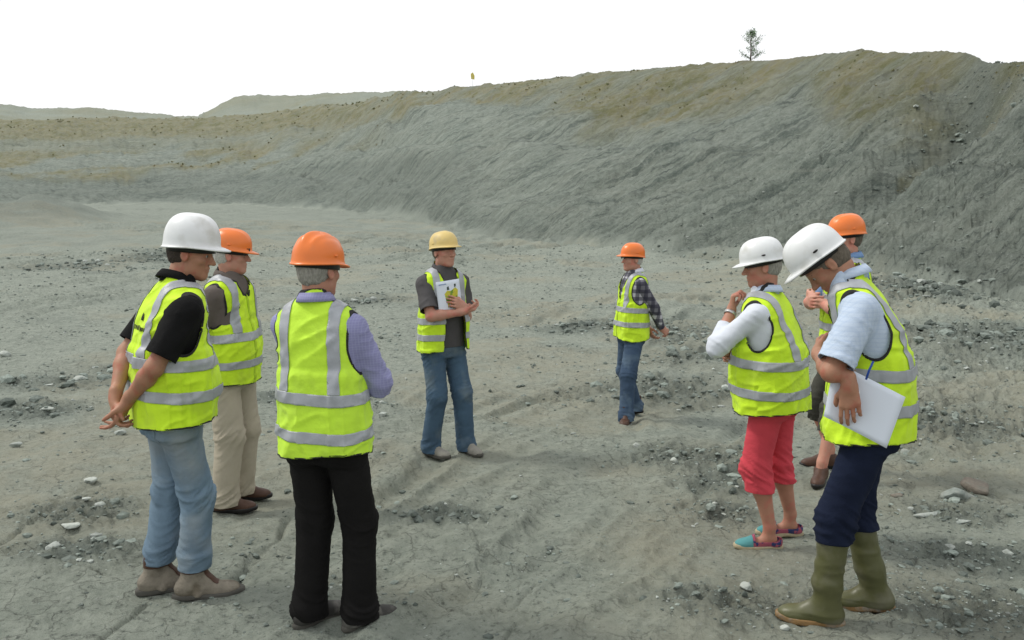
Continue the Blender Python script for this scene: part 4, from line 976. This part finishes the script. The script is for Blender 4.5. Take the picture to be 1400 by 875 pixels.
# the sheet of the man in the centre, with its printed map and heading
P4 = PEOPLE[3]; L4_ = lambda x, y, z: w2(P4, (x, y, z))
def local_quad(P, x0, z0, wx, hz_, tilt, y):
    ct, st_ = math.cos(tilt), math.sin(tilt); r = []
    for a, b in ((-1, 1), (1, 1), (1, -1), (-1, -1)):
        dx, dz = a*wx/2, b*hz_/2; r.append(w2(P, (x0+dx*ct-dz*st_, y+.10*(-dz)*.3, z0+dx*st_+dz*ct)))
    return r
cor = local_quad(P4, .035, 1.285, -.205, .275, -.10, .185)
o, c, nv, ctr = sheet('printed_sheet', cor, M['paper'], .004, -.004)
prop(o, 'white sheet with a yellow and green map held against the chest', 'paper')
M['print_map'] = mat('printed_map_ink', (.60, .55, .06), .7, .1, 30, .02, 10, color2=(.16, .30, .05), c2scale=22, c2lo=.45, c2hi=.55)
M['print_dark'] = mat('printed_dark_ink', (.06, .08, .07), .7, .1, 30, .02, 10)
M['print_blue'] = mat('printed_blue_ink', (.18, .28, .50), .7, .1, 30, .02, 10)
cam_side = nv if nv@(np.array([0, 0, CAM_H])-ctr) > 0 else -nv
def printed(name, pts, m, lift=.007):
    V = [(c[0]*(1-u)+c[1]*u)*(1-v)+(c[3]*(1-u)+c[2]*u)*v + cam_side*lift - ctr for u, v in pts]
    return obj(name, V, [tuple(range(len(V)))], m, o, smooth=False, thick=.0006, offset=0)
printed('printed_map', [(.30, .36), (.42, .28), (.58, .30), (.78, .22), (.88, .30), (.84, .50), (.68, .58), (.50, .60), (.34, .58)], M['print_map'])
printed('printed_map', [(.38, .64), (.62, .62), (.66, .80), (.52, .86), (.40, .80)], M['print_map'])
printed('printed_mark', [(.42, .18), (.50, .16), (.52, .26), (.42, .27)], M['print_dark']); printed('printed_mark', [(.74, .12), (.82, .12), (.80, .20), (.74, .21)], M['print_dark'])
printed('printed_mark', [(.44, .70), (.60, .69), (.58, .77), (.45, .77)], M['print_dark'], .0085)
for u in range(6): printed('heading_letter', [(.10+u*.055, .07), (.135+u*.055, .07), (.135+u*.055, .105), (.10+u*.055, .105)], M['print_blue'])

P7 = PEOPLE[6]; D7 = 3.93
def on_side(P, px, py, xl):
    '''the place on the vertical plane x = xl beside the person that is seen at a pixel'''
    Mx = P['root'].matrix_basis; n_ = np.array((Mx.to_3x3() @ Vector((1, 0, 0))).normalized()); q = np.array(Mx @ Vector((xl, 0, 1)))
    o_ = np.array([0, 0, CAM_H]); d = ray(px, py); return o_+d*((q-o_)@n_)/(d@n_)
o, *_ = sheet('paper_sheets', [on_side(P7, 1141, 494, -.237), on_side(P7, 1238, 543, -.237), on_side(P7, 1212, 613, -.243), on_side(P7, 1126, 569, -.243)], M['paper'], .0007, .008)
prop(o, 'blank white sheets dangling from the hand of the man with bowed head', 'paper')
q0 = on_side(P7, 1188, 507, -.262)
pen = tube('pen', [on_side(P7, 1184, 519, -.265)-q0, q0*0, on_side(P7, 1194, 494, -.262)-q0], .005, M['pen_blue'], None)
pen.location = q0; prop(pen, 'blue pen in the hanging hand above the white sheets', 'pen')
tube('pen_tip', [on_side(P7, 1171, 548, -.275)-q0, on_side(P7, 1175, 535, -.272)-q0], .004, M['steel'], pen)

# ------------------------------------------------------------------ stones
import bmesh
def ico(sub):
    b = bmesh.new(); bmesh.ops.create_icosphere(b, subdivisions=sub, radius=1); V = np.array([v.co[:] for v in b.verts]); F_ = np.array([[v.index for v in f.verts] for f in b.faces]); b.free(); return V, F_
I1, I2, I3 = ico(1), ico(2), ico(3)
def stone_mat(name, c, c2):
    return mat(name, c, .95, .18, 26, .8, 70, color2=c2, c2scale=16, c2lo=.45, c2hi=.65)
M['stone_pale'] = stone_mat('pale_limestone', (.38, .41, .38), (.26, .29, .265)); M['stone_grey'] = stone_mat('grey_clay_stone', (.23, .26, .24), (.30, .32, .29)); M['stone_tan'] = stone_mat('tan_clay_stone', (.20, .175, .145), (.16, .155, .13)); M['stone_white'] = stone_mat('white_stone', (.45, .48, .44), (.30, .33, .30))
ST = [  # px, py, width px, depth ratio, height ratio, rotation, material, label
 (119, 661, 15, .8, .55, 10, 'stone_white', 'small white stone beside the left ends of two long ground cracks'),
 (93, 721, 28, .45, .18, -5, 'stone_white', 'thin white slab lying flat on clay left of the pale jeans'),
 (70, 746, 17, .9, .55, 30, 'stone_pale', 'rounded pale stone below the thin white slab at lower left'),
 (137, 686, 17, .7, .35, 60, 'stone_pale', 'pale flat stone between the small white stone and the pale jeans'),
 (160, 594, 15, .6, .4, 0, 'stone_pale', 'pale stone on the ground just below the clasped hands'),
 (20, 612, 17, .5, .35, 5, 'stone_pale', 'low pale stone near the left picture edge, level with the khaki knees'),
 (62, 557, 14, .5, .35, 5, 'stone_white', 'white stone in front of the rubble band at left'),
 (106, 520, 15, .6, .45, 15, 'stone_white', 'white stone in the rubble band left of the black sleeve'),
 (4, 488, 12, .7, .6, 15, 'stone_white', 'bright stone at the left picture edge above the rubble band'),
 (1021, 807, 15, .8, .6, 10, 'stone_white', 'white pebble left of the nearer green wellington boot'),
 (1075, 863, 11, .8, .6, 40, 'stone_white', 'small white pebble in front of the green boot toe'),
 (1269, 705, 34, .22, .12, 8, 'stone_pale', 'long thin pale slab right of the farther green boot'),
 (1311, 713, 36, .38, .14, -14, 'stone_pale', 'broad pale slab of stone below the grey boulder at right'),
 (1317, 688, 38, .7, .48, 10, 'stone_grey', 'grey rounded lump of clay stone, largest on the right'),
 (1342, 675, 34, .6, .5, -35, 'stone_tan', 'brown lump of clay behind the grey boulder at right'),
 (1241, 620, 14, .7, .4, -35, 'stone_pale', 'pale stone just right of the paper sheets'),
 (1226, 679, 18, .4, .2, 5, 'stone_tan', 'tan flake of stone right of the navy trousers'),
 (923, 629, 12, .7, .7, 5, 'stone_white', 'bright white stone in the gravel left of the red trousers'),
 (871, 611, 11, .7, .6, 50, 'stone_white', 'white stone on the ground below the farthest man'),
]
for k, (px, py, wpx, dr, hr, rot_, mm, lab) in enumerate(ST):
    x, y, z = gp(px, py); r = wpx*math.hypot(x, y)/F_PX/2; V, F_ = I3; V = V.copy()
    rg_ = np.random.default_rng(k)
    for _ in range(9):
        d_ = nrm(rg_.normal(size=3)); q_ = V@d_; lim = rg_.uniform(.45, .8); V = V-np.outer(np.maximum(q_-lim, 0), d_)
    V = V*1.25; V = V*(1+.12*noise3(V*1.7+k*3.1, k)[:, None]+.06*noise3(V*4.5+k, k+5)[:, None]+.03*noise3(V*10, k)[:, None])
    V = V*[r, r*dr*1.3, max(r*hr*1.2, .008)]
    o = obj('stone', V, F_, M[mm], smooth=True); o.location = (x, y+r*dr, z+r*hr*.45); o.rotation_euler = (R(random.uniform(-6, 6)), R(random.uniform(-6, 6)), R(rot_))
    prop(o, lab, 'stone', 'loose stones on the quarry floor')

def attr_mat(name, rough=.95, bump=.6, bs=60):
    m = bpy.data.materials.new(name); m.use_nodes = True; N = m.node_tree.nodes; L = m.node_tree.links; b = N['Principled BSDF']; b.inputs['Roughness'].default_value = rough; b.inputs['Specular IOR Level'].default_value = .2
    a = N.new('ShaderNodeAttribute'); a.attribute_name = 'tone'; tc = N.new('ShaderNodeTexCoord'); n = N.new('ShaderNodeTexNoise'); n.inputs['Scale'].default_value = 40; n.inputs['Detail'].default_value = 5; L.new(tc.outputs['Object'], n.inputs[0])
    r = N.new('ShaderNodeMapRange'); r.inputs[1].default_value = .3; r.inputs[2].default_value = .7; r.inputs[3].default_value = .75; r.inputs[4].default_value = 1.25; L.new(n.outputs[0], r.inputs[0])
    mu = N.new('ShaderNodeMix'); mu.data_type = 'RGBA'; mu.blend_type = 'MULTIPLY'; mu.inputs[0].default_value = 1; L.new(a.outputs['Color'], mu.inputs[6]); L.new(r.outputs[0], mu.inputs[7]); L.new(mu.outputs[2], b.inputs['Base Color'])
    bp = N.new('ShaderNodeBump'); bp.inputs['Strength'].default_value = bump; bp.inputs['Distance'].default_value = .01; L.new(n.outputs[0], bp.inputs['Height']); L.new(bp.outputs[0], b.inputs['Normal'])
    return m
def with_tone(o, cols):
    a = o.data.color_attributes.new('tone', 'FLOAT_COLOR', 'POINT'); a.data.foreach_set('color', np.hstack([cols, np.ones((len(cols), 1))]).astype(np.float32).ravel())
rng_ = np.random.default_rng(11)
def gravel():
    n = 230000; az = rng_.uniform(R(-36), R(36), n); r = np.exp(rng_.uniform(math.log(2.6), math.log(34), n)); x, y = r*np.sin(az), r*np.cos(az)
    z, veg, tan, rub, onw = terrain(x, y, True)
    clump = sstep(-.1, .7, fbm2(x*.9, y*.9, 201, 3))
    right = sstep(R(12), R(22), az)*sstep(7, 11, r)
    p = (.09+.30*clump+1.15*rub+.30*right+.22*onw*(r > 12))*.62
    k = rng_.uniform(size=n) < p*.42
    x, y, z, r, rub, onw, right = x[k], y[k], z[k], r[k], rub[k], onw[k], right[k]; n = len(x); print('gravel', n)
    pxs = r/910.                                   # one pixel of the render at that distance
    size = pxs*np.clip(rng_.pareto(2.6, n)*.75+.55, .5, 4.5)*(1+.75*rub)
    size = np.minimum(size, .03+.07*rub+.04*onw+.07*right)*(1-.35*onw)
    V0, F0 = I1
    sc = np.stack([size*rng_.uniform(.7, 1.5, n), size*rng_.uniform(.6, 1.2, n), size*rng_.uniform(.35, .8, n)], -1)
    a = rng_.uniform(0, 6.28, n); ca, sa = np.cos(a)[:, None], np.sin(a)[:, None]
    J = V0[None]*(1+rng_.uniform(-.28, .28, (n, len(V0), 1)))*sc[:, None, :]
    X = J[..., 0]*ca-J[..., 1]*sa+x[:, None]; Y = J[..., 0]*sa+J[..., 1]*ca+y[:, None]; Z = J[..., 2]+(z+sc[:, 2]*.25)[:, None]
    V = np.stack([X, Y, Z], -1).reshape(-1, 3); F_ = (F0[None]+(np.arange(n)*len(V0))[:, None, None]).reshape(-1, 3)
    t = rng_.uniform(size=n)[:, None]; base = np.array([.20, .232, .208])*(.7+.6*t)
    pale = (rng_.uniform(size=n) < .12)[:, None]; base = np.where(pale, np.array([.36, .39, .36])*(.8+.4*t), base)
    dark = (rng_.uniform(size=n) < .25)[:, None]; base = np.where(dark, np.array([.115, .135, .12])*(.8+.4*t), base)
    o = obj('gravel', V, F_, attr_mat('gravel_stone'), smooth=False); with_tone(o, np.repeat(base, len(V0), 0))
    prop(o, 'loose grey gravel and clay crumbs strewn over the quarry floor', None, None, 'stuff')
gravel()

# ------------------------------------------------------------------ growth on the upper slopes
def tufts():
    n = 110000; az = rng_.uniform(R(-34), R(34), n); r = np.exp(rng_.uniform(math.log(24), math.log(235), n)); x, y = r*np.sin(az), r*np.cos(az)
    z, veg, tan, rub, onw = terrain(x, y, True)
    cl = sstep(-.05, .6, fbm2(x*.35, y*.35, 301, 3))
    crest = np.interp(az, L4[0], L4[1]); nearc = np.exp(-((r/crest-.985)/.02)**2)*(.5+2.2*np.exp(-((np.degrees(az)-21)/2.2)**2)+1.5*np.exp(-((np.degrees(az)+8)/2)**2))
    k = (rng_.uniform(size=n) < np.clip(veg, 0, 1)*(.02+.35*cl)*.55+nearc*.10) & (r < crest*1.02)
    x, y, z, r = x[k], y[k], z[k], r[k]; n = len(x); print('tufts', n)
    h = np.clip(r/910*rng_.uniform(.6, 2.2, n), .04, .30); m = 8
    V = np.zeros((n, m, 3, 3)); 
    for j in range(m):
        a = rng_.uniform(0, 6.28, n); d = np.stack([np.cos(a), np.sin(a), 0*a], -1); s_ = np.stack([-np.sin(a), np.cos(a), 0*a], -1); w_ = (h*rng_.uniform(.2, .45, n))[:, None]
        b = np.stack([x, y, z-.03], -1)+d*(h*rng_.uniform(0, .5, n))[:, None]
        V[:, j, 0] = b-s_*w_; V[:, j, 1] = b+s_*w_; V[:, j, 2] = b+d*(h*rng_.uniform(.1, .6, n))[:, None]+np.array([0, 0, 1])*(h*rng_.uniform(.5, 1.1, n))[:, None]
    t = rng_.uniform(size=n)[:, None]; c = np.where(t < .45, np.array([.15, .165, .08]), np.where(t < .7, np.array([.19, .185, .10]), np.array([.24, .215, .12])))*(.8+.4*rng_.uniform(size=n)[:, None])
    o = obj('grass_tufts', V.reshape(-1, 3), np.arange(n*m*3).reshape(-1, 3), attr_mat('dry_grass'), smooth=False); with_tone(o, np.repeat(c, m*3, 0))
    prop(o, 'sparse dry weeds and grass growing on the upper quarry slope', None, None, 'stuff')
tufts()

def crest_point(px, k=.995):
    a, _ = azt(px, 80); r = float(np.interp(a, L4[0], L4[1]))*k; x, y = r*math.sin(a), r*math.cos(a); return x, y, gz(x, y), r
def tree():
    x, y, z, r = crest_point(1026); H = 43*r/F_PX
    root = bpy.data.objects.new('young_tree', None); COL.objects.link(root); root.location = (x, y, z-.05)
    prop(root, 'lone young tree standing on the quarry rim against the sky', 'tree')
    bark = mat('grey_bark', (.12, .10, .08), .9, .2); 
    tube('trunk', [(0, 0, 0), (.02, 0, H*.3), (-.02, .02, H*.6), (.01, 0, H*.93)], .03, bark, root, rr=[.05, .038, .025, .008])
    V = []; cols = []; rg = np.random.default_rng(5)
    for i in range(34):
        f = rg.uniform(.03, .97); a = rg.uniform(0, 6.28); L_ = H*.33*math.sin(min(1, (1.05-f)*1.5)*1.5)*rg.uniform(.45, 1.15); p0 = np.array([0, 0, H*f*.9]); p1 = p0+np.array([math.cos(a)*L_, math.sin(a)*L_, L_*.75])
        tube('limb', [p0, (p0+p1)/2+[0, 0, -.01], p1], .008, bark, root, n=5, rr=[.012, .008, .004])
        for q in range(40):
            t = rg.uniform(.35, 1.1); c = p0+(p1-p0)*t+rg.normal(0, H*.032, 3); d = nrm(rg.normal(size=3)); e = nrm(np.cross(d, rg.normal(size=3))); s_ = rg.uniform(.022, .05)
            V += [c-d*s_, c+e*s_*.6, c+d*s_, c-e*s_*.6]; g = rg.uniform(.7, 1.4); cols += [[.17*g, .25*g, .15*g]]*4
    o = obj('crown', V, np.arange(len(V)).reshape(-1, 4), attr_mat('young_leaves', .7), root, smooth=False); with_tone(o, np.array(cols))
tree()
def marker():
    x, y, z, r = crest_point(646, .99); u = r/F_PX
    root = bpy.data.objects.new('marker_post', None); COL.objects.link(root); root.location = (x, y, z)
    prop(root, 'small yellow marker board on a thin post on the far rim', 'marker')
    tube('post', [(0, 0, -.1), (0, 0, u*16)], .012, M['steel'], root, n=6)
    V = [(-u*2, 0, u*10), (u*2.4, 0, u*9), (u*2.6, 0, u*14), (u*.4, 0, u*18.5), (-u*2.4, 0, u*16.5)]
    obj('board', V, [(0, 1, 2, 3, 4)], mat('faded_yellow_paint', (.62, .52, .10), .6), root, smooth=False, thick=.02)
marker()
